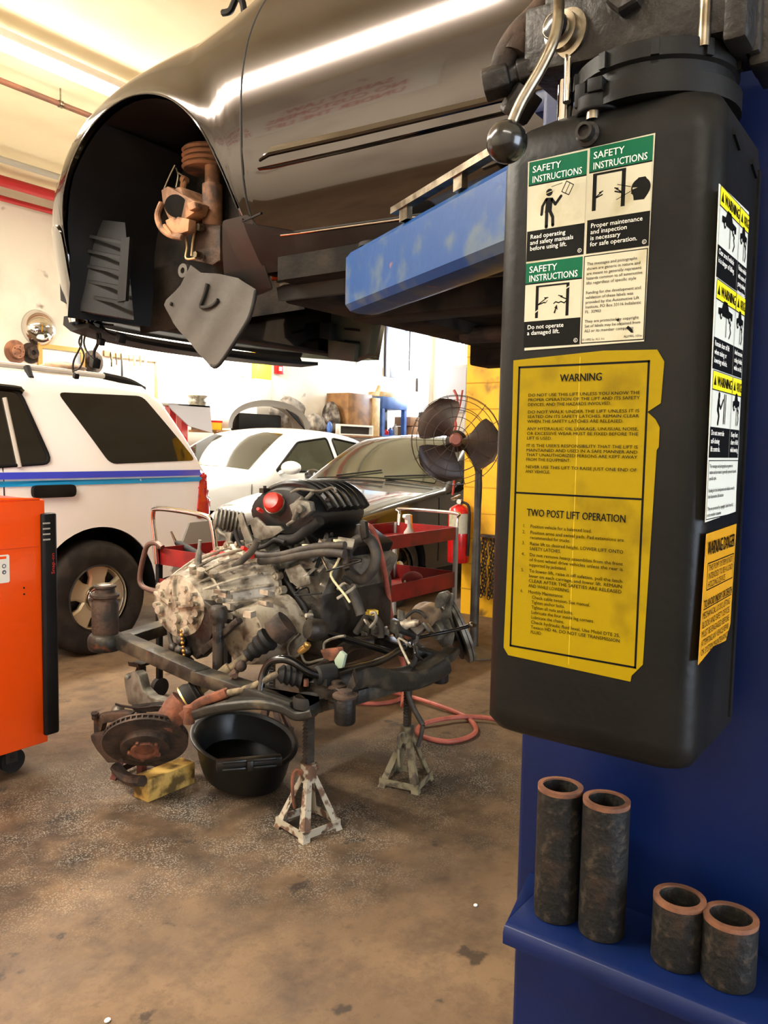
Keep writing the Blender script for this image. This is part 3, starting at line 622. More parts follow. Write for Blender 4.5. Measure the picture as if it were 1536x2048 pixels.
# ================================================================== cars
def interp(tab, x):
    if x <= tab[0][0]: return tab[0][1]
    for (a, p), (c, q) in zip(tab, tab[1:]):
        if x <= c: return p+(q-p)*(x-a)/(c-a) if c > a else q
    return tab[-1][1]
def smooth_tab(tab, n=8):          # Catmull-Rom through the table, as a denser table
    out = []
    for i in range(len(tab)-1):
        a, b, c, d = tab[max(i-1,0)], tab[i], tab[i+1], tab[min(i+2,len(tab)-1)]
        for k in range(n):
            t = k/n; out.append(tuple(.5*((2*b[j])+(c[j]-a[j])*t+(2*a[j]-5*b[j]+4*c[j]-d[j])*t*t+(3*b[j]-a[j]-3*c[j]+d[j])*t**3) for j in (0,1)))
    return out+[tab[-1]]
class Body:
    """local frame: +x front, +y left, z up from the ground"""
    def __init__(s, top, wid, sill, arches, belt, tum, crown=.04, rr=.07, wfn=None):
        s.top, s.wid, s.sill, s.arches, s.belt, s.tum, s.crown, s.rr, s.wfn = top, wid, sill, arches, belt, tum, crown, rr, wfn
    def zt(s, x): return interp(s.top, x)
    def zb(s, x):
        z = interp(s.sill, x)
        for xc, zc, r, dz in s.arches:
            if abs(x-xc) < r: z = max(z, zc+dz*sqrt(max(0, 1-((x-xc)/r)**2))*r)
        return min(z, s.zt(x)-.04)
    def base(s, x, z):
        if s.wfn: return interp(s.wid, x)-s.wfn(x, z)
        w = interp(s.wid, x)
        if z > s.belt: w *= 1-s.tum*(z-s.belt)-s.tum*.25*(z-s.belt)**2
        low = max(0, .5-z); return w-.16*low*low-.02*max(0, (z-.62))*(1 if z < s.belt else 0)
    def r(s, x): return min(s.rr, (s.zt(x)-s.zb(x))*.45)
    def w(s, x, z):
        rr = s.r(x); zt = s.zt(x); y = s.base(x, z); d = zt-z
        if d < rr: y -= rr*(1-sqrt(max(0, 1-(1-max(d,0)/rr)**2)))
        return y
    def xs(s, n=70):
        a, c = s.top[0][0], s.top[-1][0]; xs = {round(a+(c-a)*i/n, 4) for i in range(n+1)}
        for xc, zc, r, dz in s.arches:
            for k in range(-12, 13): xs.add(round(xc+r*sin(k/12*pi/2)*.9999, 4))
        for x, _ in s.top: xs.add(round(x, 4))
        return sorted(x for x in xs if a <= x <= c)
    def mesh(s, rows=14, xs=None):
        b = MB(); rings = []
        for x in (xs or s.xs()):
            zb, zt, rr = s.zb(x), s.zt(x), s.r(x); half = []
            half.append((0, zb))
            for i in range(rows+1):
                z = zb+(zt-rr-zb)*i/rows; half.append((s.base(x, z), z))
            yb = s.base(x, zt-rr)
            for k in range(1, 5):
                a = k/4*pi/2; z = zt-rr+rr*sin(a); half.append((s.base(x, z)-rr*(1-cos(a)), z))
            ye = half[-1][0]
            for k in (.66, .33, 0.0): half.append((ye*k, zt+s.crown*(1-k*k)))
            rings.append([(x, y, z) for y, z in half]+[(x, -y, z) for y, z in half[-2:0:-1]])
        return b.loft(rings)
    def side(s, off, sgn=1):
        return lambda x, z, th: Vector((x, sgn*(s.w(x, z)+off-th), z))
    def topf(s, off):
        def f(x, y, th):
            dz = (s.zt(x+.02)-s.zt(x-.02))/.04; n = Vector((-dz, 0, 1)).normalized()
            ye = s.w(x, s.zt(x)); k = max(-1, min(1, y/max(ye,.01)))
            return Vector((x, y, s.zt(x)+s.crown*(1-k*k)))+n*(off-th)
        return f
def wheel(parent, x, y, z, R, rim, sgn, width=.22, style='five', cap=None, tyre=None):
    """sgn +1: outer face towards +y"""
    tw = [(rim*.98,0),(rim*1.02,.03),(rim*1.12,.01),(R*.86,.0),(R*.94,.05),(R*.985,.13),(R,.24),(R,.76),(R*.985,.87),(R*.94,.95),(R*.86,1),(rim*1.0,1),(rim*.95,.9),(rim*.95,.1)]
    t = MB().lathe(tw, (x,y,z), (x,y-sgn*width,z), 48, cap=False).build('tyre', TYRE, parent, smooth=50)
    g = MB()
    for q in (.3,.5,.7): g.lathe([(R*.99,q-.02),(R*1.002,q-.02),(R*1.002,q-.035),(R*.99,q-.035)], (x,y,z), (x,y-sgn*width,z), 48, cap=False)
    b = MB(); yo = y-sgn*.02
    b.lathe([(rim,0),(rim*.99,.12),(rim*.93,.2),(rim*.9,.6),(rim*.88,1)], (x,yo,z), (x,yo-sgn*.09,z), 48, cap=False)
    b.lathe([(rim*.42,.25),(rim*.42,.0),(rim*.36,-.1),(.001,-.12)], (x,yo,z), (x,yo-sgn*.09,z), 40, cap=False)
    n = 5
    for k in range(n):
        a = 2*pi*k/n+pi/2+.1; e = Vector((cos(a),0,sin(a))); f = Vector((-sin(a),0,cos(a))); c = Vector((x,yo,z)); nrm = Vector((0,-sgn,0))
        ws = .30 if style == 'five' else .13
        rings = []
        for t_, h, dep in ((.34,ws*.95,.018),(.6,ws*.9,.012),(.93,ws*1.35,.016)):
            rings.append([c+e*rim*t_+f*rim*h+nrm*(dep+.012), c+e*rim*t_+f*rim*h*.8+nrm*dep, c+e*rim*t_+nrm*(dep+.002), c+e*rim*t_-f*rim*h*.8+nrm*dep, c+e*rim*t_-f*rim*h+nrm*(dep+.012), c+e*rim*t_-f*rim*h+nrm*(dep+.03), c+e*rim*t_+f*rim*h+nrm*(dep+.03)])
        b.loft(rings)
    r = b.build('rim', RIM if style == 'five' else STEEL, parent, smooth=40)
    MB().cyl((x,yo-sgn*.065,z),(x,yo-sgn*.075,z), rim*.93).build('brake_disc', OILY, parent)
    if cap: MB().lathe([(rim*.42,0),(rim*.42,.3),(rim*.38,.6),(rim*.3,.75),(.001,.8)], (x,yo-sgn*.012,z), (x,yo+sgn*.035,z), 40, cap=False).build('centre_cap', CHROME, r)
    return t
def liners(parent, B, sgns=(1,-1)):
    for xc, zc, r, dz in B.arches:
        for sg in sgns:
            b = MB(); n = 16; rr = r*1.0; o, i = [], []
            for k in range(n+1):
                a = pi*k/n; x = xc+rr*cos(a)*.998; z = zc+rr*dz*sin(a)*.998
                o.append((x, sg*(B.w(x, z)-.01), z)); i.append((x, sg*(B.w(xc, .6)-.34), z))
            b.loft([o, i], cap=False, closed=False); b.add(i, [tuple(range(len(i)))])
            b.build('wheel_well', BLACKM, parent, fix=False)
# ------------------------------------------------------------------ the white truck
T = thing('patrol_truck', 'white truck with blue side stripes and tinted windows behind the orange tool chest', 'car', (2.12+.0,5.33,0), pi)
# local x = 2.12 - X ; rear end at X 3.86 -> x=-1.74 ; rear wheel X 3.01 -> x=-.89
tb = [(-1.87,.78),(-1.86,1.0),(-1.82,1.13),(-1.66,1.42),(-1.50,1.66),(-1.38,1.745),(-1.1,1.765),(-.5,1.775),(.4,1.765),(.85,1.72),(1.25,1.42),(1.55,1.20),(1.7,1.14),(2.5,1.04),(2.75,.95),(2.85,.8),(2.88,.55)]
BT = Body(tb, [(-1.87,.855),(-1.80,.89),(-1.6,.91),(-.9,.925),(1.6,.925),(2.3,.90),(2.7,.82),(2.88,.68)], [(-1.87,.5),(-1.3,.42),(2.88,.4)], [(-.89,.37,.45,1.0),(1.95,.37,.45,1.0)], 1.12, .26, .03, .06)
BT.mesh().build('body', WHITEP, T, smooth=50)
liners(T, BT)
for x in (-.89, 1.95):
    for sg in (1,-1): wheel(T, x, sg*.925, .365, .365, .212, sg, .235, cap=True)
def win(B, parent, name, poly, mat, off=.004, frame=None, fm=BLACKM, sg=1, step=.1):
    o = MB().panel(poly, B.side(off, sg), step, .004).build(name, mat, parent, smooth=60)
    if frame:
        b = MB(); P = [B.side(off+.002, sg)(x, z, 0) for x, z in poly]; b.tube(P, frame, 6, smooth=0, closed=True); b.build('window_trim', fm, o)
    return o
def rnd(poly, r=.05, n=4):
    out = []; L = len(poly)
    for i in range(L):
        p, c, q = Vector(poly[i-1]), Vector(poly[i]), Vector(poly[(i+1) % L]); a = (p-c); b_ = (q-c)
        d = min(r, a.length*.45, b_.length*.45); A_, B_ = c+a.normalized()*d, c+b_.normalized()*d
        for k in range(n+1):
            t = k/n; out.append(tuple(A_*(1-t)**2+c*2*t*(1-t)+B_*t*t))
    return out
LT = lambda px, py: (2.12-PY(4.42, px, py).x, PY(4.42, px, py).z)
for sg in (1,-1):
    win(BT, T, 'rear_quarter_window', rnd([LT(138,783),LT(311,791),LT(398,921),LT(222,928)], .05), GLASSD, .005, None, sg=sg)
    q = [LT(60,780),LT(104,926)]
    win(BT, T, 'rear_door_window', rnd([(q[0][0],1.655),(q[1][0],q[1][1]),(.38,1.17),(.30,1.655)], .06), GLASSD, .005, .011, sg=sg)
    b = MB(); b.tube([BT.side(.012, sg)(x, z, 0) for x, z in (LT(28,795), LT(38,935))], .013, 8, smooth=0); b.build('window_divider', GREYP, T)
    b = MB(); b.tube([BT.side(.018, sg)(x, z, 0) for x, z in ((q[0][0]+.0,1.64),(q[0][0]+.03,1.66),(.0,1.665),(.28,1.665))], .018, 8); b.build('rain_visor', BLACKG, T)
    win(BT, T, 'front_door_window', rnd([(.40,1.655),(.46,1.17),(1.33,1.17),(.92,1.63)], .06), GLASSD, .005, .011, sg=sg)
    b = MB(); x1, z1 = LT(412,937); 
    b.panel([(-1.815,1.133),(-1.80,1.172),(1.6,1.172),(1.6,1.133)], BT.side(.008, sg), .06, .004); b.build('upper_stripe', STRIPE1, T)
    b = MB(); b.panel([(-1.82,1.09),(-1.818,1.122),(1.6,1.122),(1.6,1.09)], BT.side(.008, sg), .06, .004); b.build('lower_stripe', STRIPE2, T)
    b = MB(); b.panel(rnd([(-1.855,.83),(-1.86,1.08),(-1.82,1.155),(-1.745,1.15),(-1.70,.82)],.03), BT.side(.012, sg), .06, .03); tl = b.build('tail_light', TAIL, T)
    for z in (.93,1.04): MB().panel([(-1.855,z),(-1.855,z+.012),(-1.73,z+.012),(-1.72,z)], BT.side(.016, sg), .06, .02).build('lens_rib', REDX, tl)
    b = MB(); b.panel(rnd([(-.72,1.02),(-.72,1.095),(-.44,1.095),(-.44,1.02)],.03,3), BT.side(.03, sg), .05, .03); h = b.build('door_handle', BLACKM, T, bevel=.006)
    b = MB(); b.tube([Vector((x, sg*(BT.w(x,1.77)+.0), z)) for x, z in ((-1.36,1.745),(-1.15,1.788),(.2,1.806),(.75,1.78))], .018, 8); b.build('roof_rail', GREYP, T)
    b = MB(); b.tube([Vector((x, sg*(BT.w(x,1.77)+.0), z)) for x, z in ((-1.42,1.725),(-1.30,1.77),(-1.1,1.792))], .024, 8); b.build('rail_foot', BLACKM, T)
    for x in (-.55,.3): MB().tube([Vector((x, sg*(BT.w(x,1.74)), 1.73)), Vector((x, sg*(BT.w(x,1.77)), 1.80))], .02, 8, smooth=0).build('rail_foot', BLACKM, T)
    for poly in ([(-.28,1.2),(-.28,.55)],[(.42,1.2),(.42,.5)],[(1.4,1.15),(1.4,.5)]): MB().tube([BT.side(.0, sg)(poly[0][0], poly[0][1]+(poly[1][1]-poly[0][1])*k/8, 0) for k in range(9)], .004, 6, smooth=0).build('door_seam', BLACKM, T)
MB().loft([[(-1.86, y, z) for y, z in ((-.88,.48),(.88,.48),(.90,.79),(-.90,.79))],[(-1.97, y, z) for y, z in ((-.83,.5),(.83,.5),(.85,.77),(-.85,.77))]]).build('rear_bumper', GREYB, T, bevel=.02)
for sg in (1,-1): MB().panel([(-1.87,.48),(-1.87,.80),(-1.62,.80),(-1.45,.48)], BT.side(.02, sg), .08, .02).build('bumper_side', GREYB, T)
b = MB(); b.panel([(-1.55,-.65),(-1.55,.65),(-1.76,.7),(-1.76,-.7)], BT.topf(.006), .05, .004); b.build('rear_window', GLASSD, T)
b = MB(); b.panel([(.9,-.66),(.9,.66),(1.5,.72),(1.5,-.72)], BT.topf(.006), .08, .004); b.build('windshield', GLASSD, T)
for y in (.55,-.55): MB().sphere((2.86, y*1.1, .82), (.05,.14,.09), 16, 8).build('headlight', GLASSG, T)
MB().box((2.84,-.35,.7),(2.9,.35,.88)).build('grille', BLACKM, T, bevel=.01)
# ------------------------------------------------------------------ sedans
def sedan(name, label, loc, paint, glass, top, wid, wx, trim, belt=.95, clr=None, rz=pi, belt_line=None):
    t = thing(name, label, 'car', loc, rz)
    B = Body(top, wid, [(top[0][0],.3),(top[-1][0],.28)], [(wx[0],.33,.37,1.0),(wx[1],.33,.37,1.0)], belt, .40, .035, .07)
    B.mesh().build('body', paint, t, smooth=55)
    liners(t, B)
    for x in wx:
        for sg in (1,-1): wheel(t, x, sg*(B.w(x,.6)-.005), .325, .325, .21, sg, .21, style='thin', cap=True)
    return t, B
# black sedan: local x = cx - X
cxb = 6.93
topb = smooth_tab([(-2.35,.62),(-2.32,.88),(-2.2,.98),(-1.9,1.03),(-1.68,1.10),(-1.2,1.36),(-.8,1.45),(-.35,1.475),(-.02,1.43),(.24,1.30),(.64,1.04),(.78,.99),(1.3,.92),(1.9,.81),(2.25,.67),(2.36,.5)], 4)
wb = [(-2.35,.66),(-2.1,.80),(-1.5,.885),(0,.905),(1.2,.90),(1.9,.84),(2.2,.70),(2.36,.5)]
tb_, BB = sedan('black_sedan', 'black sedan parked nose forward behind the red tool cart and the fan', (cxb,4.70,0), BLACKP, GLASSG, topb, wb, (1.43,-1.36), None)
b = MB(); b.panel([(0,-.56),(0,.56),(.66,.72),(.66,-.72)], BB.topf(.006), .07, .004); ws = b.build('windshield', GLASSG, tb_)
for y0 in (-.45,.15):
    b = MB(); b.tube([BB.topf(.02)(.66,y0,0), BB.topf(.02)(.62,y0+.25,0), BB.topf(.02)(.57,y0+.5,0)], .008, 6); b.build('wiper', BLACKM, ws)
for sg in (1,-1):
    win(BB, tb_, 'front_window', rnd([(.44,1.02),(-.02,1.34),(-.52,1.40),(-.54,1.0)],.04), GLASSG, .005, .008, sg=sg)
    win(BB, tb_, 'rear_window_side', rnd([(-.62,1.0),(-.6,1.40),(-1.05,1.34),(-1.45,1.05)],.05), GLASSG, .005, .008, sg=sg)
    b = MB(); b.sphere((.4,sg*1.0,1.04),(.07,.11,.075),16,10); b.cyl((.4,sg*.86,1.0),(.4,sg*.95,1.02),.025); b.build('side_mirror', BLACKP, tb_)
    b = MB(); b.sphere((2.22,sg*.56,.66),(.12,.16,.075),18,10); b.build('headlight', GLASSG, tb_)
    b = MB(); b.tube([BB.side(.001,sg)(.86,z,0) for z in (.35,.55,.75,.92)], .004, 6); b.build('door_seam', BLACKM, tb_); b = MB(); b.tube([BB.side(.001,sg)(-.58,z,0) for z in (.35,.55,.75,.95)], .004, 6); b.build('door_seam', BLACKM, tb_)
b = MB(); b.panel([(-1.2,-.52),(-1.2,.52),(-1.68,.62),(-1.68,-.62)], BB.topf(.006), .07, .004); b.build('rear_window', GLASSG, tb_)
MB().box((2.33,-.4,.42),(2.385,.4,.55)).build('grille', BLACKM, tb_, bevel=.01)
# white sedan
cxw = 6.85
topw = smooth_tab([(-2.35,.62),(-2.32,.90),(-2.2,1.0),(-1.95,1.07),(-1.7,1.14),(-1.25,1.42),(-.8,1.52),(-.3,1.54),(.05,1.49),(.33,1.36),(.76,1.10),(.9,1.05),(1.4,.98),(1.95,.86),(2.28,.70),(2.38,.5)], 4)
ww = [(-2.35,.66),(-2.1,.80),(-1.5,.885),(0,.90),(1.2,.89),(1.9,.84),(2.2,.70),(2.38,.5)]
tw_, BW = sedan('white_sedan', 'white sedan with grey tinted windshield parked behind the white truck and engine', (cxw,6.93,0), WHITEP, GLASSG, topw, ww, (1.45,-1.36), None)
b = MB(); b.panel([(.08,-.56),(.08,.56),(.78,.72),(.78,-.72)], BW.topf(.006), .07, .004); b.build('windshield', GLASSG, tw_)
for sg in (1,-1):
    win(BW, tw_, 'front_window', rnd([(.5,1.08),(.02,1.40),(-.52,1.46),(-.56,1.06)],.04), GLASSG, .005, .012, sg=sg)
    win(BW, tw_, 'rear_window_side', rnd([(-.66,1.06),(-.62,1.46),(-1.1,1.40),(-1.5,1.10)],.05), GLASSG, .005, .012, sg=sg)
    b = MB(); b.sphere((.42,sg*1.0,1.12),(.085,.13,.075),16,10); b.cyl((.45,sg*.86,1.06),(.44,sg*.95,1.09),.025); b.build('side_mirror', WHITEP, tw_)
    b = MB(); b.sphere((2.24,sg*.56,.68),(.12,.16,.075),18,10); b.build('headlight', GLASSG, tw_)
    b = MB(); b.tube([BW.side(.001,sg)(.9,z,0) for z in (.35,.55,.75,.95)], .004, 6); b.build('door_seam', BLACKM, tw_); b = MB(); b.tube([BW.side(.001,sg)(-.6,z,0) for z in (.35,.55,.75,1.0)], .004, 6); b.build('door_seam', BLACKM, tw_)
b = MB(); b.panel([(-1.25,-.52),(-1.25,.52),(-1.7,.62),(-1.7,-.62)], BW.topf(.006), .07, .004); b.build('rear_window', GLASSG, tw_)
MB().box((2.35,-.4,.42),(2.4,.4,.56)).build('grille', BLACKM, tw_, bevel=.01)
# ------------------------------------------------------------------ the raised car.  local x = world Y, local y = XC - X, z world
XC = 2.42; XS = 1.5
car = thing('raised_car', 'dark grey car raised on the lift with its front wheel and engine removed', 'car', (XC,0,0), pi/2)
HW = XC-XS+.03
topc = smooth_tab([(-2.2,2.6),(-1.9,2.85),(-.8,3.1),(.2,3.13),(.8,3.02),(1.25,2.76),(1.55,2.555),(1.8,2.475),(2.1,2.40),(2.36,2.30),(2.52,2.19),(2.64,2.05),(2.74,1.93),(2.76,1.86)], 6)
widc = smooth_tab([(-2.2,.84),(-1.6,.92),(-.6,HW),(.6,HW),(1.9,HW),(2.2,HW-.003),(2.4,HW-.012),(2.50,HW-.035),(2.58,HW-.085),(2.66,HW-.19),(2.72,HW-.33),(2.75,HW-.46),(2.76,HW-.6)], 5)
def wfc(x, z):
    c = 2.265
    v = .03+(.42*(z-c)**2 if z > c else .30*(z-c)**2+1.2*(c-z)**3*max(0, min(1, (2.1-x)/.4)))
    if z > 2.42: v += .5*(z-2.42)**2
    # flare round the front wheel opening
    d = hypot(x-2.02, z-1.95); v -= .013*math.exp(-((d-.40)/.06)**2)*max(0, min(1, (z-1.98)/.15))
    return v
BC = Body(topc, widc, [(-2.2,1.9),(-1.7,1.83),(1.5,1.80),(1.60,1.80),(2.3,1.79),(2.76,1.79)], [(2.023,1.955,.392,.995),(-1.2,1.95,.37,.9)], 2.4, .2, .05, .10, wfn=wfc)
xsc = sorted(set(BC.xs(110)+[round(1.5+.02*i,4) for i in range(60)]+[1.6299, 2.4165]))
BC.sill = [(-2.2,1.9),(-1.7,1.83),(1.625,1.80),(1.631,1.96),(2.4149,1.96),(2.416,1.79),(2.76,1.79)]
BC.mesh(22, xsc).build('body', CARP, car, smooth=50)
side = BC.side
def SPX(px, py):
    X = XS
    for _ in range(6):
        p = PX(X, px, py); X = XC-BC.w(p.y, max(p.z, 1.8))
    return p
def seam(pts, r=.0035, off=.0, smooth=6):
    P = [side(off)(p.y, p.z, 0) for p in (PX(XS, *q) for q in pts)]
    return P
doorpx = [(565,-40),(528,10),(502,70),(488,140),(484,210),(484,280),(487,340),(495,400),(506,437),(522,458),(545,468),(600,463),(700,449),(800,435),(900,420),(980,408),(1100,390),(1250,362)]
P2 = [(SPX(*q).y, SPX(*q).z) for q in doorpx]
# finer outline
fine = []
for i in range(len(P2)-1):
    a, b0, c0, d0 = P2[max(i-1,0)], P2[i], P2[i+1], P2[min(i+2,len(P2)-1)]
    for kk in range(5):
        t_ = kk/5; fine.append(tuple(.5*((2*b0[j])+(c0[j]-a[j])*t_+(2*a[j]-5*b0[j]+4*c0[j]-d0[j])*t_*t_+(3*b0[j]-a[j]-3*c0[j]+d0[j])*t_**3) for j in (0,1)))
fine.append(P2[-1])
yr = fine[-1][0]; poly = [(u, w_) for u, w_ in fine]+[(yr, 2.62), (1.36, 2.62)]
b = MB(); b.gpanel(poly, side(.004), 150, 60, 0); door = b.build('front_door', CARP, car, smooth=80, fix=False)
b = MB(); b.tube([side(.0015)(u, w_, 0) for u, w_ in fine], .0042, 8, smooth=0); b.build('door_gap', BLACKR, door)
b = MB(); b.tube([side(.0055)(u, w_-.005, 0) for u, w_ in fine[52:]], .0022, 6, smooth=0); b.build('door_edge', CHROME, door)
# moulding
ml = [(520,327),(545,318),(700,284),(900,237),(1090,192),(1250,152)]; mu = [(x, y-22) for x, y in ml]
a0 = [SPX(*q) for q in [(522,340)]+[(x, y+18) for x, y in ml[1:]]]; a1 = [SPX(*q) for q in [(534,312)]+[(x+4, y-24) for x, y in ml[1:]]]
rings = []
for p, q in zip(a0, a1):
    y0_, z0_, y1_, z1_ = p.y, p.z, q.y, q.z; m_ = lambda t, o: side(o)(y0_+(y1_-y0_)*t, z0_+(z1_-z0_)*t, 0)
    rings.append([m_(-.1,.002), m_(-.04,.010), m_(.04,.0145), m_(.46,.0135), m_(.5,.019), m_(.62,.0205), m_(.98,.010), m_(1.06,.002)])
b = MB(); b.loft(rings); b.build('side_moulding', CARP, door, smooth=25)
# sill cover and flare piece behind the wheel
c = [(SPX(*q).y, SPX(*q).z) for q in [(447,442),(497,430),(508,440),(512,470),(528,520),(540,560),(545,578),(505,590),(455,578)]]
b = MB(); b.panel(rnd(c,.01,2), side(.004), .05, .005); b.build('sill_end_panel', CARS, car, smooth=50)
c = [(1.622,1.765),(1.622,1.95),(1.54,1.93),(1.42,1.90),(.8,1.88),(-.9,1.83),(-.9,1.745)]
b = MB(); b.panel(c, lambda x, z, th: side(.003)(x, max(z,1.8), 0)+Vector((0,-.25*max(0,1.85-z)-th+.004,z-max(z,1.8))), .06, .015); b.build('rocker_panel', CARD, car, smooth=50)
b = MB(); b.tube([side(.004)(1.62,1.96-.005*k,0) for k in range(2)]+[side(.006)(1.55,1.962,0)], .003, 6); b.build('flare_seam', BLACKR, car)
# lip of the wheel opening
arc = [side(.001)(2.023+.392*cos(a), 1.955+.39*sin(a), 0) for a in [pi*k/40 for k in range(1,40)]]
b = MB(); b.tube(arc, .003, 8, smooth=0); b.build('wheel_opening_lip', CARP, car)
# front bumper cover, corner visible ahead of the wheel
b = MB()
def bumpf(u, w_, th):
    p = side(.008)(u, w_, th); return p
c = [(2.418,2.02),(2.45,2.055),(2.55,2.06),(2.64,2.0),(2.70,1.9),(2.72,1.80),(2.60,1.765),(2.45,1.755),(2.425,1.80)]
b.panel(c, bumpf, .04, .012)
b.build('front_bumper', CARP, car, smooth=60)
b = MB()
rings = []
for s_ in [.10+.72*i/24 for i in range(25)]:          # lower lip of the bumper, sweeping across the nose
    y = (1-2*s_)*(HW-.02); x = 2.44+.42*(1-abs(1-2*s_)**2.6)
    rings.append([(x,y,1.80),(x+.03,y,1.80),(x+.035,y,1.77),(x-.01,y,1.745),(x-.12,y,1.75),(x-.12,y,1.765),(x-.02,y,1.765)])
b.loft(rings); b.build('bumper_lip', BLACKM, car, smooth=40)
# left wheel liner
def liner(sg, name, mat):
    b = MB(); pr_ = []
    for k in range(25):
        a = pi*k/24; pr_.append((2.023+.386*cos(a), 1.955+.385*sin(a)))
    pr_ = [(2.43,1.76),(2.415,1.86)]+pr_+[(1.64,1.93)]
    o = [(x, sg*(min(BC.w(min(x,2.3), max(z,1.95)), HW-.03)-.012), z) for x, z in pr_]; i = [(x-(.08 if x > 2.2 else 0), sg*(HW-.36), z) for x, z in pr_]
    b.loft([o, i], cap=False, closed=False)
    ln = b.build(name, mat, car, fix=False, smooth=50)
    b = MB(); b.add([(x, sg*(HW-.35), z) for x, z in [(2.41,1.74)]+[(2.02+.40*cos(pi*k/16), 1.955+.40*sin(pi*k/16)) for k in range(17)]+[(1.63,1.76)]], [tuple(range(19))]); b.build('inner_wall', UNDER, ln, fix=False)
    return ln
ln = liner(1, 'wheel_liner', BLACKM)
# louvred liner panel facing the wheel, lower front
O = PX(1.62,168,470); 
def lp(px, py, x=1.60): q = PX(x, px, py); return Vector((q.y, XC-q.x, q.z))
b = MB(); b.prism([lp(112,380),(lp(160,460)),lp(165,585),lp(255,600),lp(262,560),lp(245,480),lp(330,520,1.66),lp(330,640,1.66),lp(165,625),lp(112,590)], (0.03,-.0,.0)); b.build('liner_shelf', BLACKM, ln) if False else None
b = MB(); q0, q1, q2, q3 = lp(160,462), lp(245,478), lp(232,598), lp(150,588)
b.prism([lp(120,430,1.585), lp(250,445,1.66), lp(268,640,1.66), lp(165,622,1.585), lp(128,600,1.585)], (.02,0,0)); bp = b.build('liner_panel', BLACKM, ln)
b = MB()
for i in range(5):
    t_ = i/4; a_, c_ = lp(166,472+30*i,1.60), lp(238,486+30*i,1.62)
    b.obox((a_+c_)/2+Vector((-.014,0,0)), (c_-a_)/2, (.014,0,.004), (0,0,.005))
a_, c_ = lp(246,478,1.62), lp(238,604,1.62); b.obox((a_+c_)/2+Vector((-.02,0,0)), (c_-a_)/2, (.022,0,0), (.0,.006,0.0))
b.build('louvre', BLACKM, bp)
# strut, knuckle, wiring in the wheel house
def cl(v): return Vector((v.y, XC-v.x, v.z))
g = lambda px, py, x=1.78: cl(PX(x, px, py))
b = MB(); b.cyl(g(425,370), g(425,480), .032, n=20); b.cyl(g(425,300), g(425,370), .024, n=16)
for k in range(4): b.lathe([(.075,0),(.082,.5),(.075,1)], g(415,300+11*k,1.8), g(415,309+11*k,1.8), 24)
strut = b.build('strut', pm('rusty_strut', (150,104,72),(80,60,48),scale=14,rough=.75,bump=.2), car)
b = MB(); b.prism([g(390,465,1.74),g(402,447,1.74),g(440,450,1.74),g(440,520,1.74),g(425,530,1.74),g(380,520,1.74)], (0,-.05,0)); b.build('strut_clevis', RUSTD, car, bevel=.004)
MB().hexbolt(g(405,456,1.73), (0,1,0), .012, .02).build('clevis_bolt', STEEL, car); MB().hexbolt(g(402,512,1.73), (0,1,0), .012, .025).build('clevis_bolt', STEEL, car)
b = MB(); b.tube([g(402,450,1.73),g(392,455,1.73),g(386,480,1.73),g(383,512,1.73)], .004, 8); b.tube([g(372,475,1.72),g(374,495,1.72),g(372,517,1.72),g(392,516,1.72)], .0035, 8); b.build('brake_pipe', pm('pale_metal_line', (196,172,128), rough=.4, metal=.6), car)
CAL = pm('rusty_caliper', (172,124,86),(112,80,58),scale=16,rough=.75,bump=.25)
b = MB(); c0 = g(350,408,1.70); ax = Vector((.25,1,.1)).normalized()
b.lathe([(.030,0),(.052,.0),(.055,.15),(.055,1),(.03,1),(.030,.0)], c0, c0-ax*.075, 28, cap=False); b.lathe([(.030,0),(.024,0),(.024,1)], c0-ax*.01, c0-ax*.06, 24)
b.prism([g(322,380,1.69),g(335,372,1.69),g(395,405,1.69),g(388,425,1.69),g(360,445,1.69),g(338,440,1.69),g(326,415,1.69)], (0,-.05,0))
cal = b.build('brake_caliper', CAL, car, bevel=.004)
b = MB(); b.tube([g(324,405,1.68),g(315,430,1.68),g(322,455,1.68),g(340,470,1.68),g(365,475,1.68)], .010, 10); b.prism([g(330,440,1.68),g(350,432,1.68),g(378,438,1.68),g(376,462,1.68),g(352,470,1.68),g(335,462,1.68)], (0,-.03,0)); b.cyl(g(328,450,1.675), g(345,472,1.675), .006); b.build('caliper_bracket', CAL, car, bevel=.003)
b = MB(); b.lathe([(.034,0),(.034,1)], g(352,412,1.672), g(352,412,1.676), 24); b.build('piston_bore', BLACKR, cal); b = MB(); b.prism([g(372,405,1.665),g(388,402,1.665),g(392,415,1.665),g(378,422,1.665)],(0,-.03,0)); b.build('pad_tab', CAL, cal, bevel=.005)
b = MB(); b.tube([g(328,378),g(340,350),g(350,330)], .0028, 6); b.tube([g(352,375),g(356,350),g(352,336)], .0028, 6); b.tube([g(356,345),g(366,352),g(370,360)], .0028, 6); b.build('hanging_wire', pm('tie_wire', (180,170,150), rough=.4, metal=.7), car)
b = MB(); b.tube([g(369,362),g(366,385),g(380,405),g(392,420)], .011, 10); b.lathe([(.013,0),(.013,1)], g(366,358), g(372,362), 12); b.build('brake_hose', CAL, car)
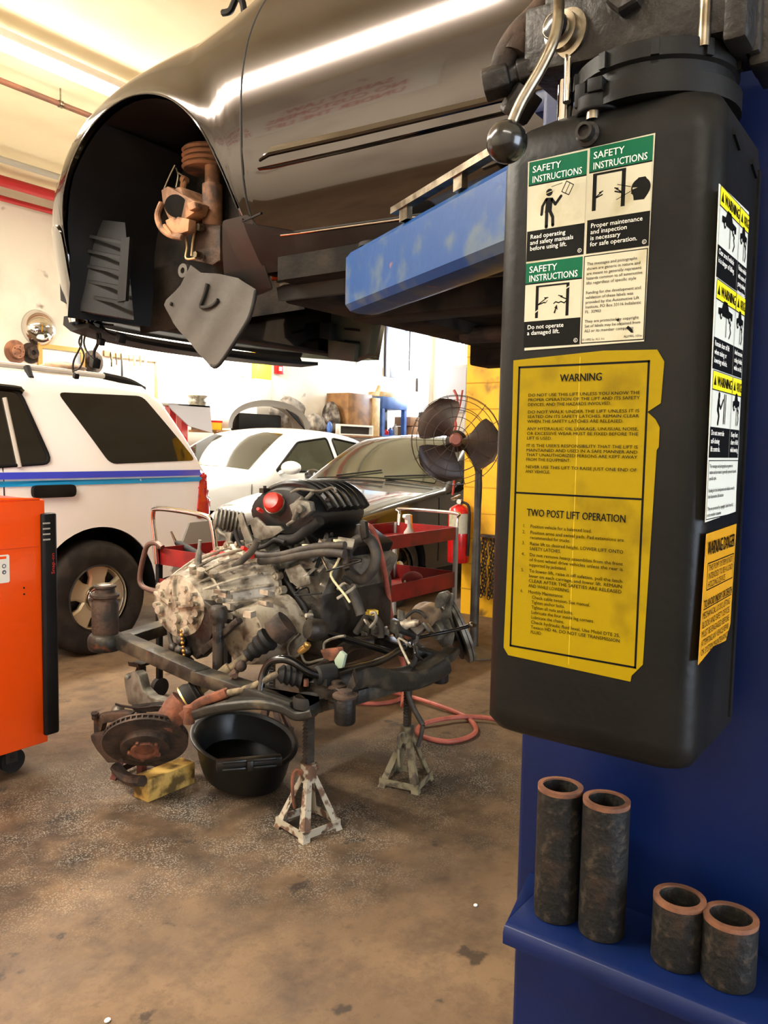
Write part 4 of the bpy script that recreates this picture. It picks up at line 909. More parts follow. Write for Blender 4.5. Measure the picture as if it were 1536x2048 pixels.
# dangling splash shield
sh = [(382,530),(400,545),(440,548),(476,556),(508,578),(500,622),(486,655),(438,728),(418,731),(345,645),(329,610),(333,600),(352,582),(362,570)]
b = MB()
def shf(u, w_, th):
    p = Vector((u, XC-1.62, w_)); k_ = (w_-1.6)
    bend = .035*math.exp(-((u*.7+w_*.72-2.585)/.02)**2)*0+.06*max(0, 1.70-u)+.0022*sin((u*.72+w_*.7)*60)
    return p+Vector((0,-bend-th,0))
c = [(PX(1.62,*q).y, PX(1.62,*q).z) for q in sh]
b.panel(c, shf, .018, .004); shd = b.build('splash_shield', SHIELD, car, smooth=60)
q = cl(PX(1.62,365,541)); b = MB(); b.lathe([(.009,0),(.021,0),(.021,1),(.009,1),(.009,0)], q, q+Vector((0,-.012,0)), 20, cap=False); b.build('eyelet', SHIELD, shd)
b = MB(); b.tube([shf(PX(1.62,*p).y, PX(1.62,*p).z, -.004) for p in ((418,568),(412,590),(404,614),(425,612),(438,600))], .006, 8); b.sphere(shf(PX(1.62,344,608).y, PX(1.62,344,608).z, -.002), .006, 10, 6); b.build('moulded_rib', BLACKR, shd)
b = MB(); b.tube([shf(PX(1.62,*p).y, PX(1.62,*p).z, .004) for p in ((420,730),(438,728),(486,655),(500,622),(507,580))], .006, 8); b.build('folded_edge', BLACKR, shd)
# underbody
b = MB(); b.box((-1.9,-.80,1.80),(1.55,.80,1.9)); b.box((1.55,-.55,1.95),(2.3,.55,2.2)); b.build('floor_pan', UNDER, car)
b = MB(); b.box((.2,-.66,1.70),(1.7,-.5,1.8)); b.box((.2,.42,1.725),(1.5,.55,1.8)); b.box((1.45,-.75,1.76),(1.62,.7,1.86)); b.build('frame_rail', UNDER, car, bevel=.01)
b = MB(); rr_ = [[(x, y0*k, 1.80-dz*k2) for y0, k, k2 in ((-.6,1,0),(-.55,1,.7),(-.4,1,1),(.25,1,1),(.4,1,.7),(.45,1,0))] for x, k, dz in ((.5,1,.02),(.42,1,.15),(.2,1,.2),(-.3,1,.22),(-.5,1,.18),(-.6,1,.05))]; b.loft(rr_); b.build('fuel_tank', UNDER, car, smooth=40)
b = MB(); b.tube([(1.5,-.1,1.76),(1.2,-.15,1.76),(.9,-.1,1.74),(.3,-.62,1.73),(-1.2,-.62,1.76)], .03, 12); b.build('exhaust_pipe', RUSTD, car)
b = MB(); b.box((2.42,-.7,1.78),(2.5,.7,1.86)); b.box((2.42,-.7,2.1),(2.47,.7,2.3)); b.box((2.42,-.62,1.8),(2.46,-.55,2.2)); b.box((2.42,.55,1.8),(2.46,.62,2.2)); b.build('radiator_support', UNDER, car, bevel=.005)
GLN = pm('olive_liner_plastic', (72,72,56),(54,54,44),scale=5,rough=.55)
b = MB(); far = lambda px, py, x=2.88: cl(PX(x, px, py))
b.prism([far(625,630),far(672,600),far(735,600),far(748,640),far(735,708),far(700,722),far(664,718),far(660,650)], (.0,-.06,0)); b.prism([far(664,680,2.86),far(720,690,2.86),far(716,724,2.86),far(664,718,2.86)], (0,.03,0))
fl = b.build('far_wheel_liner', GLN, car, bevel=.004)
b = MB()
for py in (658,682): a_, c_ = far(690,py,2.87), far(718,py+3,2.87); b.obox((a_+c_)/2, (c_-a_)/2, (0,.006,.0), (0,0,.004))
b.build('louvre', BLACKM, fl)
b = MB(); b.prism([far(612,640,2.8),far(660,645,2.8),far(660,680,2.8),far(612,672,2.8)], (0,-.05,0)); b.build('canister', CARD, car, bevel=.006)
# wiring dangling from the nose
for i, pts in enumerate(([(165,632),(163,660),(162,690),(148,720),(146,742),(152,752)],[(172,632),(178,648),(168,680),(172,700),(184,718),(190,724)],[(178,640),(192,660),(196,685),(188,705),(190,728)],[(164,668),(158,685),(168,710),(160,735),(146,742)],[(200,640),(206,656),(220,668),(238,674)],[(176,640),(205,648),(226,650)],[(202,645),(200,665),(203,680)])):
    MB().tube([cl(PX(1.78,*p)) for p in pts], .0055 if i in (2,4) else .0035, 8).build('wiring_lead', BLACKR, car)
for p, s_ in (((152,752),.01),((190,726),.016),((242,676),.015),((203,684),.011),((186,720),.01)):
    c_ = cl(PX(1.78,*p)); MB().obox(c_, (s_*.7,0,.3*s_), (0,s_,0), (-.3*s_,0,s_)).build('wiring_plug', CARD, car, bevel=.002)
# cowl and pillar hardware seen above the fender
b = MB(); b.tube([cl(PX(1.9,*p)) for p in ((446,26),(460,22),(468,6),(474,-6),(484,2),(488,22),(490,46),(492,70))], .011, 8); b.build('wiper_arm', BLACKM, car)
b = MB(); b.panel([(1.5,-.6),(1.5,.6),(.72,.55),(.72,-.55)], BC.topf(.004), .08, .004); b.build('windshield', GLASSG, car)
for sg in (1,-1):
    b = MB(); b.panel([(1.05,2.58),(.55,2.95),(-.2,2.98),(-.2,2.58)], side(.008, sg), .07, .004); b.build('door_window', GLASSD, car)
    b = MB(); b.panel([(-.28,2.58),(-.28,2.98),(-1.2,2.92),(-1.5,2.62)], side(.008, sg), .07, .004); b.build('rear_side_window', GLASSD, car)
for sg in (1,-1): wheel(car, -1.2, sg*(HW-.06), 1.87, .33, .21, sg, .22, style='thin')
# ================================================================== engine on its subframe
eng = thing('engine_assembly', 'engine, gearbox and subframe out of the car, propped on jack stands', 'engine', (2.35,2.2,.5))
def ep(n, mat, bevel=0, label=None, parent=None, smooth=40):
    def f(b):
        o = b.build(n, mat, parent or eng, smooth=smooth, bevel=bevel)
        if label: o['label'] = label
        return o
    return f
V = Vector
# --- subframe
FL, RL, RR, FR = V((1.95,2.76,.55)), V((1.95,1.72,.485)), V((2.72,1.66,.475)), V((2.80,2.70,.55))
b = MB()
b.beam(FL+V((.02,-.02,0)), V((1.93,2.2,.51)), .075, .055); b.beam(V((1.93,2.23,.51)), RL+V((-.0,.04,0)), .08, .05)
b.beam(FL+V((0,0,-.01)), V((2.35,2.83,.55)), .085, .05); b.beam(V((2.33,2.83,.55)), FR, .085, .05)
b.beam(RL+V((0,.05,0)), V((2.3,1.80,.44)), .11, .05); b.beam(V((2.25,1.80,.44)), RR+V((0,.03,-.01)), .11, .055)
b.beam(FR, V((2.84,2.2,.51)), .075, .055); b.beam(V((2.84,2.22,.51)), RR+V((.06,.04,0)), .08, .05)
b.lathe([(.062,0),(.07,.3),(.07,.7),(.06,1)], FL+V((-.02,.03,-.04)), FL+V((-.02,.03,.03)), 20)
ep('subframe', FRAMEB, .008)(b)
def bush(c, r, h, cap=True):
    b = MB(); b.lathe([(r*.86,0),(r,.08),(r,.92),(r*.9,1)], c, c+V((0,0,h)), 24); o = ep('bushing_sleeve', CAST)(b)
    b = MB(); b.lathe([(r*1.18,0),(r*1.18,.3),(r*.7,.5),(r*.66,.9),(r*.3,1)], c+V((0,0,h)), c+V((0,0,h+.024)), 24); b.build('bushing_cap', RUSTD, o)
bush(PX(2.02,690,1420)+V((0,0,-.045)), .036, .09); bush(PX(2.72,880,1345)+V((0,0,-.04)), .036, .075); bush(PX(2.08,672,1385)+V((0,0,-.03)), .03, .05)
q = FL+V((-.02,.03,.03))
b = MB(); b.lathe([(.05,0),(.053,.05),(.053,.62),(.046,.68),(.046,.72),(.056,.75),(.056,.8),(.04,.84),(.038,.92),(.044,.94),(.044,.98),(.03,1)], q, q+V((0,0,.20)), 28); mt = ep('engine_mount', RUSTD)(b)
b = MB(); b.lathe([(.032,0),(.026,1)], q+V((0,0,.2)), q+V((0,0,.203)), 20); b.build('mount_stud', STEEL, mt)
# --- gearbox: lobed casting lofted along X with ribs and bosses
def blob_ring(x, cy, cz, ry, rz, n=28, lob=0, ph=0):
    return [V((x, cy+ry*cos(2*pi*k/n)*(1+lob*sin(5*2*pi*k/n+ph)), cz+rz*sin(2*pi*k/n)*(1+lob*cos(4*2*pi*k/n+ph)))) for k in range(n)]
rnd_ = random.Random(3)
b = MB()
b.loft([blob_ring(x, cy, cz, ry, rz, 28, .035, x*9) for x, cy, cz, ry, rz in ((2.02,2.46,.72,.10,.08),(2.03,2.46,.72,.15,.12),(2.12,2.46,.72,.18,.145),(2.24,2.43,.74,.20,.16),(2.30,2.42,.74,.21,.17),(2.32,2.42,.74,.235,.20),(2.34,2.42,.74,.235,.20),(2.35,2.42,.74,.20,.17))])
b.loft([blob_ring(x, 2.20, .62, ry, rz, 24, .03, x*5) for x, ry, rz in ((2.12,.06,.06),(2.13,.11,.11),(2.24,.135,.13),(2.34,.14,.14),(2.36,.10,.1))])
rb = b; b = MB()
for k in range(14):                       # webs across the casting
    a = radians(-20+16*k); p = V((2.035,2.46+.135*cos(a),.72+.105*sin(a))); q = V((2.30,2.42+.222*cos(a+.1),.74+.185*sin(a+.1)))
    b.tube([p, (p+q)/2+V((0,.02*cos(a),.022*sin(a))), q], .007, 6, smooth=3)
for x in (2.10,2.2): b.tube([V((x, 2.45+(.165+.2*(x-2.08))*cos(a), .725+(.135+.16*(x-2.08))*sin(a))) for a in [2*pi*k/24 for k in range(24)]], .006, 6, smooth=0, closed=True)
rb.v += [] ; n0 = len(rb.v)
for k in range(4):                        # webs on the end cover
    a = (.4,1.5,2.9,4.6)[k]; rb.beam((2.017,2.46+.03*cos(a),.72+.02*sin(a)), (2.022,2.46+.135*cos(a),.72+.105*sin(a)), .009, .026, up=(1,0,0))
rb.add(b.v, b.f); b = rb; mbq = MB()
for k in range(22):
    a = 2*pi*k/22+.1; p = V((2.322,2.42+.236*cos(a),.74+.2*sin(a))); b.cyl(p-V((.012,0,0)), p+V((.02,0,0)), .016, n=10); b.hexbolt(p-V((.012,0,0)), (-1,0,0), .009, .009)
for k in range(26):                       # bosses and pads on the near and upper faces
    a = radians(rnd_.uniform(-60,200)); x = rnd_.uniform(2.06,2.29); r = .16+.22*(x-2.04)
    p = V((x, 2.45+r*.95*cos(a), .725+r*.8*sin(a))); n = V((-.25,cos(a),sin(a))).normalized()
    b.cyl(p-n*.02, p+n*rnd_.uniform(.012,.03), rnd_.uniform(.010,.02), n=10)
for k in range(9):
    p = PX(2.04, rnd_.uniform(400,540), rnd_.uniform(1165,1250)); n = V((-1,rnd_.uniform(-.3,.3),rnd_.uniform(0,.5))).normalized(); b.obox(p, n*.02, V((0,.02,0)), V((0,0,rnd_.uniform(.006,.014))))
rnd_b = random.Random(11)
for k in range(26):
    p = V((2.018, 2.46+rnd_b.uniform(-.13,.13), .72+rnd_b.uniform(-.1,.1)))
    if hypot((p.y-2.46)/.14, (p.z-.72)/.11) < 1: b.cyl(p+V((.02,0,0)), p-V((rnd_b.uniform(.004,.02),0,0)), rnd_b.uniform(.008,.018), n=10)
gb = ep('gearbox_case', ALU)(b)
b = MB(); b.cyl(PX(2.0,437,1238)+V((0,0,-.21)), PX(2.0,437,1226), .022, n=20); b.lathe([(.03,0),(.034,.3),(.034,.8),(.026,1)], PX(2.0,437,1245), PX(2.0,437,1212), 20); ep('gearbox_mount', OILY)(b)
b = MB(); b.prism([PX(2.03,*p) for p in ((372,1210),(400,1195),(440,1225),(412,1300),(392,1320),(368,1295))], (.06,0,0)); b.prism([PX(2.0,*p) for p in ((395,1300),(470,1235),(476,1246),(405,1312))],(.03,0,0)); ep('mount_bracket', OILY, .006)(b)
b = MB(); b.prism([PX(2.06,*p) for p in ((349,1205),(372,1200),(378,1235),(362,1265),(355,1262),(346,1225))], (.01,0,0)); ep('pale_bracket', GREYP, .002)(b)
# silver plate in front of the block, sump, block, heads
b = MB(); b.prism([PX(2.42,*p) for p in ((520,1150),(560,1165),(620,1190),(625,1215),(600,1235),(530,1235),(515,1200))], (.08,0,0))
b.prism([PX(2.36,*p) for p in ((505,1232),(600,1222),(606,1228),(606,1240),(520,1250))], (.10,0,0)); b.prism([PX(2.38,*p) for p in ((500,1252),(605,1240),(602,1248),(505,1262))], (.08,0,0))
for k in range(18):
    p = PX(2.40, rnd_.uniform(520,615), rnd_.uniform(1165,1232)); b.cyl(p, p+V((-.02,0,0)), rnd_.uniform(.006,.016), n=9)
ep('bell_housing', ALU, .004)(b)
b = MB(); b.box((2.38,2.02,.52),(2.86,2.52,.80)); b.box((2.42,2.05,.44),(2.80,2.42,.54)); ep('engine_block', OILY, .02)(b)
for y_, q_ in ((2.10,1),(2.45,-1)): ep('cylinder_head', ALUG, .012)(MB().obox((2.6,y_,.86), (.22,0,0), (0,.10,.05*q_), (0,-.04*q_,.08)))
for y_, q_ in ((2.07,1),(2.50,-1)): ep('valve_cover', BLACKM, .014)(MB().obox((2.6,y_,.955), (.21,0,0), (0,.075,.0375*q_), (0,-.016*q_,.032)))
# black intake manifold, ribbed barrel
b = MB(); rings = []
for x, ry, rz in ((2.38,.10,.07),(2.39,.15,.10),(2.45,.165,.115),(2.66,.165,.115),(2.72,.15,.105),(2.73,.1,.07)):
    rings.append([V((x, 2.24+ry*cos(a)*(1.05 if cos(a) < 0 else 1.25), 1.075+rz*sin(a)*(1 if sin(a) > 0 else .8))) for a in [2*pi*k/28 for k in range(28)]])
b.loft(rings); im = ep('intake_manifold', pm('black_manifold', (17,17,17), (30,29,28), scale=7, rough=.3, rough2=.45, bump=.06), 0, 'glossy black ribbed intake manifold')(b)
for k in range(6):
    x = 2.46+.044*k; b = MB()
    b.tube([V((x, 2.24+.19*cos(a)*1.06, 1.07+.125*sin(a))) for a in [radians(v) for v in (165,135,105,75,45,15,-20,-60,-95)]], .021, 10); b.build('runner', MATS['black_manifold'], im)
b = MB()
for k in range(7):
    p = V((2.40+.05*k, 2.36+.02*(k % 2), 1.165-.01*(k % 3))); b.obox(p, (.02,0,0), (0,.012,0), (0,0,.010)); b.cyl(p, p+V((0,0,.02)), .007, n=8)
for p in ((520,1000),(575,985),(600,978),(640,985),(655,1000)): b.sphere(PX(2.40,*p)+V((0,0,.0)), .010, 10, 6)
b.build('clip', OILY, im)
b = MB(); b.tube([PX(2.36,*p) for p in ((582,985),(600,978),(640,982),(665,975),(672,985))], .006, 8); b.tube([PX(2.36,*p) for p in ((585,1020),(610,1000),(625,985))], .009, 8); b.tube([PX(2.34,*p) for p in ((575,1050),(600,1030),(590,1010),(605,995))], .008, 8); b.build('fuel_rail', ALUG, im)
c0 = PX(2.33,541,1000); ax = V((-.8,-.25,.35)).normalized()
b = MB(); b.lathe([(.042,-.5),(.042,.0),(.040,.4),(.034,.9),(.033,1),(.028,.92),(.001,.92)], c0-ax*.03, c0, 32, cap=False); ep('throttle_plug', REDP, 0, 'bright red plastic plug in the throttle opening')(b)
b = MB(); b.lathe([(.05,0),(.052,.4),(.046,1)], c0-ax*.10, c0-ax*.035, 28); ep('throttle_body', ALUG)(b)
b = MB(); rings_ = [PX(2.30,*p) for p in ((578,1010),(596,1000),(618,1004),(622,1022),(606,1036),(585,1032))]; b.prism(rings_, (.03,0,0)); b.cyl(PX(2.29,605,1018), PX(2.29,605,1018)+V((-.02,0,0)), .016, n=16); b.cyl(PX(2.29,588,1040), PX(2.29,596,1018), .011, n=10); ep('solenoid_valve', ALUG, .003)(b)
for p, r in (((430,1110),.017),((448,1111),.014),((500,1110),.016),((489,1098),.009),((520,1021),.008)):
    c = PX(2.25,*p); MB().lathe([(r,0),(r,.7),(r*.8,1)], c+V((.02,.01,-.005)), c+V((-.02,-.008,.008)), 16).build('red_plug', REDP, eng)
# pleated cover / alternator
c = PX(2.42,452,1040); ax = V((-.45,.4,.1)).normalized(); b = MB(); b.lathe([(r, t/14) for t in range(15) for r in ((.052,) if t % 2 else (.044,))], c-ax*.07, c+ax*.05, 28); ep('alternator', ALUG)(b)
b = MB(); b.tube([PX(2.38,*p) for p in ((438,1020),(432,1040),(440,1064),(455,1075),(455,1100))], .012, 8); b.prism([PX(2.36,*p) for p in ((448,1065),(462,1065),(460,1080),(470,1100),(452,1100),(455,1082))], (.012,0,0)); b.prism([PX(2.36,*p) for p in ((474,1030),(484,1026),(492,1050),(505,1080),(506,1100),(494,1095),(482,1062))], (.012,0,0))
b.prism([PX(2.34,*p) for p in ((498,1040),(512,1034),(530,1052),(560,1052),(566,1060),(545,1075),(515,1082),(505,1066))], (.012,0,0)); ep('steel_bracket', ALUG, .002)(b)
b = MB(); b.prism([PX(2.30,*p) for p in ((570,1140),(600,1128),(612,1145),(618,1160),(600,1172),(580,1165))], (.01,0,0)); b.prism([PX(2.29,*p) for p in ((584,1150),(618,1152),(620,1168),(596,1176),(586,1168))], (.008,0,0)); ep('mount_plate', ALUG, .002, 'grey bolted bracket plate')(b)
# harness and hoses over the gearbox
def hose(n, pts, r, mat=DUCT, X_=2.28, label=None): b = MB(); b.tube([PX(X_,*p) if len(p) == 2 else PX(p[2], p[0], p[1]) for p in pts], r, 10); return ep(n, mat, 0, label)(b)
hose('coolant_hose', [(505,1108),(530,1112),(560,1110),(600,1100),(640,1092),(690,1090)], .014)
hose('coolant_hose', [(520,1122),(560,1118),(600,1110),(650,1104),(690,1108)], .017)
hose('coolant_hose', [(560,1080),(590,1078),(615,1060),(640,1040)], .022, BLACKR, 2.34)
hose('coolant_hose', [(425,1128),(440,1140),(465,1135),(485,1120),(505,1100),(515,1080)], .014, DUCT, 2.22)
hose('vent_hose', [(420,1140),(425,1125),(436,1125),(442,1140)], .008, DUCT, 2.2)
hose('wiring_loom', [(470,1060),(480,1090),(500,1098),(530,1092),(550,1080),(570,1085)], .009, BLACKR, 2.3)
hose('wiring_loom', [(620,1120),(640,1150),(670,1170),(690,1200),(700,1220)], .010, BLACKR, 2.45)
hose('wiring_loom', [(560,1140),(585,1180),(610,1215),(620,1250)], .009, BLACKR, 2.36)
hose('loom_loop', [(722,1050),(730,1070),(745,1085),(752,1110),(745,1140),(725,1160),(706,1150),(694,1128),(697,1100),(712,1082),(728,1075)], .021, DUCT, 2.42, 'thick ribbed hose curled in a loop')
hose('loom_drop', [(697,1110),(694,1140),(700,1170),(712,1200),(722,1230)], .020, DUCT, 2.42)
b = MB(); b.prism([PX(2.38,*p) for p in ((720,1040),(730,1043),(733,1075),(722,1080),(718,1060))], (.02,0,0)); ep('loom_clamp', CAST, .003)(b)
hose('dipstick', [(640,1105),(650,1130),(662,1150)], .004, STEEL, 2.3); hose('dipstick', [(682,1108),(672,1130),(662,1152),(690,1190),(700,1205)], .005, pm('pale_strip',(190,180,140),rough=.5), 2.3)
for p in ((612,1092),(636,1092),(650,1094),(668,1090),(675,1082)): b = MB(); c = PX(2.29,*p); b.obox(c, (.01,-.008,0), (.008,.012,0), (0,0,.006)); ep('loom_connector', pm('pale_connector_%d' % p[0], (196,188,150), rough=.5), .002)(b)
hose('shift_lever', [(360,1160),(361,1175),(365,1190)], .006, STEEL, 2.05); b = MB(); b.lathe([(.02,0),(.018,.5),(.01,1)], PX(2.05,362,1205), PX(2.05,360,1175), 14); b.obox(PX(2.06,365,1190),(.03,0,0),(0,.03,0),(0,0,.008)); ep('shift_linkage', CAST)(b)
b = MB(); b.lathe([(.012,0),(.018,.2),(.012,.75),(.007,.8),(.007,1)], PX(2.12,392,1172), PX(2.12,400,1080), 14); ep('grey_post', ALUG, 0, 'slim grey upright bracket')(b)
hose('drain_hose', [(350,1205),(338,1240),(340,1275),(345,1290)], .009, DUCT, 2.04)
b = MB()
for k in range(8): b.sphere(PX(2.0,362+1.0*k,1262+8*k), .008 if k % 2 else .006, 8, 6)
ep('chain', pm('brassy_chain',(180,128,64),rough=.4,metal=.8))(b)
b = MB()
for k in range(7): c = PX(2.02, 340+rnd_.uniform(0,40), 1290+rnd_.uniform(-10,40)); b.sphere(c, rnd_.uniform(.012,.025), 8, 6)
ep('fitting', OILY)(b)
rf = random.Random(21)
for i in range(44):                       # small fittings crowded on the block and over the gearbox
    zone = i % 3; px, py = ((rf.uniform(600,715), rf.uniform(1085,1235)), (rf.uniform(470,700), rf.uniform(1060,1130)), (rf.uniform(580,860), rf.uniform(1230,1320)))[zone]
    c = PX((2.34,2.36,2.48)[zone], px, py); mt_ = rf.choice((OILY, OILY, ALUG, CAST, BLACKR, ALU)); d = V((rf.uniform(-1,1),rf.uniform(-1,1),rf.uniform(-.6,.6))).normalized(); s_ = rf.uniform(.012,.032)
    b = MB(); kind = rf.randrange(4)
    if kind == 0: b.lathe([(s_*.6,0),(s_*.7,.3),(s_*.5,.4),(s_*.5,.8),(s_*.3,1)], c-d*s_*1.4, c+d*s_*1.4, 12)
    elif kind == 1: e_ = d.orthogonal().normalized(); b.obox(c, d*s_*1.2, e_*s_*.8, d.cross(e_)*s_*.25)
    elif kind == 2: b.hexbolt(c, d, s_*.5, s_*1.6)
    else: b.tube([c, c+d*s_*1.5+V((0,0,.02)), c+d*s_*3+V((rf.uniform(-.03,.03),rf.uniform(-.04,.04),rf.uniform(-.03,.03))), c+V((rf.uniform(-.06,.06),rf.uniform(-.1,.1),rf.uniform(-.08,.02)))], s_*.28, 7)
    ep(('connector','bracket','bolt','wire')[kind], mt_, .002 if kind == 1 else 0)(b)
# --- left drive shaft
i0, i1, o0, o1 = PX(2.14,575,1245), PX(2.06,495,1312), PX(1.95,402,1380), PX(1.90,368,1402)
b = MB(); b.lathe([(.05,0),(.052,.2),(.052,.45),(.040,.5)], i0, i1+(i0-i1)*.25, 24); ep('inner_joint', RUSTD)(b)
b = MB(); L = 7; b.lathe([((.050-.024*(t/L)) if t % 2 else (.044-.024*(t/L)), t/L) for t in range(L+1)], i0+(i1-i0)*.45, i1, 28); ep('inner_boot', BLACKR)(b)
b = MB(); b.lathe([(.017,0),(.017,.35),(.026,.37),(.026,.68),(.017,.72),(.017,1)], i1, o0, 20); ep('drive_shaft', DUSTY)(b)
b = MB(); b.lathe([(.022,0),(.040,.12),(.036,.2),(.05,.32),(.046,.4),(.054,.6),(.054,1)], o0, o1, 28); ob = ep('outer_boot', BLACKR)(b)
b = MB(); b.lathe([(.0275,0),(.0275,1)], o0+(o1-o0)*.03, o0+(o1-o0)*.12, 20); b.lathe([(.056,0),(.056,1)], o0+(o1-o0)*.88, o0+(o1-o0)*.97, 28); b.build('boot_clamp', pm('brass_band',(190,160,100),rough=.35,metal=.7), ob)
hubc = PX(1.79,290,1498); nn = V((-.55,-.58,-.60)).normalized()
b = MB(); b.lathe([(.053,0),(.055,.4),(.045,1)], o1, o1+(hubc-o1)*.5, 24); ep('outer_joint', RUST)(b)
# --- left brake disc
def disc(c, n, R, parent_name, outer=True):
    b = MB(); n = n.normalized()
    b.lathe([(R*.5,.0),(R*.98,0),(R,.02),(R,.28),(R*.94,.3),(R*.94,.42),(R*.94,.58),(R*.94,.7),(R,.72),(R,.98),(R*.98,1),(R*.62,1),(R*.60,1.05),(R*.56,1.9),(R*.50,2.0),(R*.24,2.0),(R*.22,1.6),(.001,1.6)], c-n*.05, c-n*.023, 64, cap=False)
    o = ep(parent_name, RUSTD if outer else ALUG, 0)(b)
    e = n.orthogonal().normalized(); g_ = n.cross(e)
    b = MB()
    for k in range(48):
        a = 2*pi*k/48; p = c-n*.0365+(e*cos(a)+g_*sin(a))*R*.955; b.obox(p, (e*cos(a)+g_*sin(a))*R*.04, (-e*sin(a)+g_*cos(a))*.0025, n*.006)
    b.build('vane', RUSTD, o)
    b = MB()
    for k in range(5):
        a = 2*pi*k/5+.4; p = c+n*.003+(e*cos(a)+g_*sin(a))*R*.36; b.cyl(p-n*.01, p+n*.012, .007, n=12)
    b.lathe([(R*.33,0),(R*.33,1),(R*.24,1),(R*.23,.2)], c+n*.0, c+n*.014, 32)
    b.build('hub_flange', RUST, o)
    return o
dl = disc(hubc, nn, .152, 'brake_disc')
# caliper bracket and knuckle on the left of it
b = MB(); b.prism([PX(1.80,*p) for p in ((186,1435),(200,1430),(240,1425),(262,1428),(255,1440),(205,1448),(200,1470),(187,1472))], (.04,.02,0)); b.prism([PX(1.77,*p) for p in ((180,1470),(215,1468),(232,1490),(246,1525),(215,1527),(192,1500),(182,1482))], (.05,.02,0)); b.cyl(PX(1.79,190,1440), PX(1.79,189,1422), .012); b.cyl(PX(1.79,190,1430), PX(1.79,190,1424), .016)
ep('caliper_bracket', RUSTD, .006)(b)
b = MB(); b.prism([PX(1.93,*p) for p in ((247,1355),(252,1348),(270,1344),(278,1352),(285,1380),(300,1395),(330,1402),(325,1420),(280,1418),(256,1408),(250,1380))], (.05,.01,0)); b.cyl(PX(1.90,258,1352), PX(1.90,258,1352)+V((-.02,-.01,0)), .01); b.sphere(PX(1.86,236,1422), .026, 16, 10); ep('steering_knuckle', ALUG, .006)(b)
b = MB(); b.tube([PX(1.84,*p) for p in ((232,1408),(245,1412),(280,1416),(320,1412),(340,1422))], .005, 8); b.prism([PX(1.86,*p) for p in ((262,1414),(320,1408),(355,1420),(300,1424),(270,1424))], (.02,.02,0)); ep('dust_shield', CAST)(b)
b = MB(); b.tube([PX(1.82,*p) for p in ((230,1532),(245,1550),(262,1560),(285,1562))], .022, 8); ep('lower_joint', RUSTD)(b)
# --- lower control arm, tie rod, stabiliser bar
b = MB()
def flatbar(pts, w, h):
    P = [PX(p[2], p[0], p[1]) for p in pts]; Q = []
    for i in range(len(P)-1):
        a, c, d, e = P[max(i-1,0)], P[i], P[i+1], P[min(i+2,len(P)-1)]
        for k in range(5):
            t = k/5; Q.append(.5*((2*c)+(d-a)*t+(2*a-5*c+4*d-e)*t*t+(3*c-a-3*d+e)*t**3))
    Q.append(P[-1]); rings = []
    for i, p in enumerate(Q):
        d = (Q[min(i+1,len(Q)-1)]-Q[max(i-1,0)]).normalized(); s_ = d.cross(V((0,0,1))).normalized(); u = s_.cross(d)
        rings.append([p+s_*w*x+u*h*z for x, z in ((-.5,-.3),(-.4,-.5),(.4,-.5),(.5,-.3),(.5,.3),(.4,.5),(.3,.35),(-.3,.35),(-.4,.5),(-.5,.3))])
    return rings
b.loft(flatbar([(400,1425,1.84),(450,1410,1.86),(520,1403,1.90),(570,1410,1.93),(600,1425,1.95),(632,1420,1.97)], .09, .035)); b.prism([PX(1.93,*p) for p in ((500,1370),(560,1378),(640,1392),(600,1412),(540,1404))], (.0,.0,-.02))
ca = ep('control_arm', FRAMEB, .003)(b)
c = PX(1.955,612,1398); b = MB(); b.lathe([(.022,-.3),(.042,-.2),(.045,.5),(.040,1),(.034,.8),(.02,.7),(.02,.95),(.001,1)], c-V((0,0,.02)), c+V((0,0,.012)), 28, cap=False); b.build('arm_bush', BLACKR, ca)
b = MB(); b.loft(flatbar([(365,1432,1.82),(400,1405,1.85),(440,1390,1.88),(455,1384,1.89)], .034, .034)); b.cyl(PX(1.83,378,1436)+V((0,0,-.02)), PX(1.83,378,1420)+V((0,0,.015)), .02); b.cyl(PX(1.83,379,1420), PX(1.83,379,1412), .011); ep('tie_rod_end', RUST, .003)(b)
hose('tie_rod', [(450,1388,1.89),(500,1375,1.92),(540,1355,1.96),(556,1348,1.98)], .0125, DUSTY); b = MB(); b.lathe([(.018,0),(.034,.2),(.028,.3),(.037,.45),(.03,.55),(.04,.7),(.034,.85),(.042,1)], PX(1.98,556,1347), PX(2.04,600,1352), 24); ep('rack_boot', BLACKR)(b)
hose('stabiliser_bar', [(520,1385,1.93),(526,1350,1.95),(540,1325,1.96),(565,1318,1.97),(590,1326,1.99),(620,1345,2.02),(650,1350,2.06),(700,1338,2.16),(760,1322,2.35),(800,1300,2.52),(812,1296,2.55)], .0145, BLACKG)
b = MB(); b.lathe([(.026,0),(.034,.1),(.034,.9),(.026,1)], PX(2.04,632,1352), PX(2.11,672,1345), 20); b.obox(PX(2.07,652,1362),(.03,0,-.005),(0,.03,0),(0,0,.012)); ep('bar_bushing', BLACKR)(b)
b = MB(); b.lathe([(.006,0),(.006,1)], PX(1.90,432,1392), PX(1.94,470,1350), 10); b.cyl(PX(1.94,462,1352), PX(1.95,474,1340), .012, n=10); b.sphere(PX(1.96,482,1332), .021, 14, 10); b.hexbolt(PX(1.94,470,1350), (-.5,-.5,0), .013, .014); ep('end_link', RUSTD)(b)
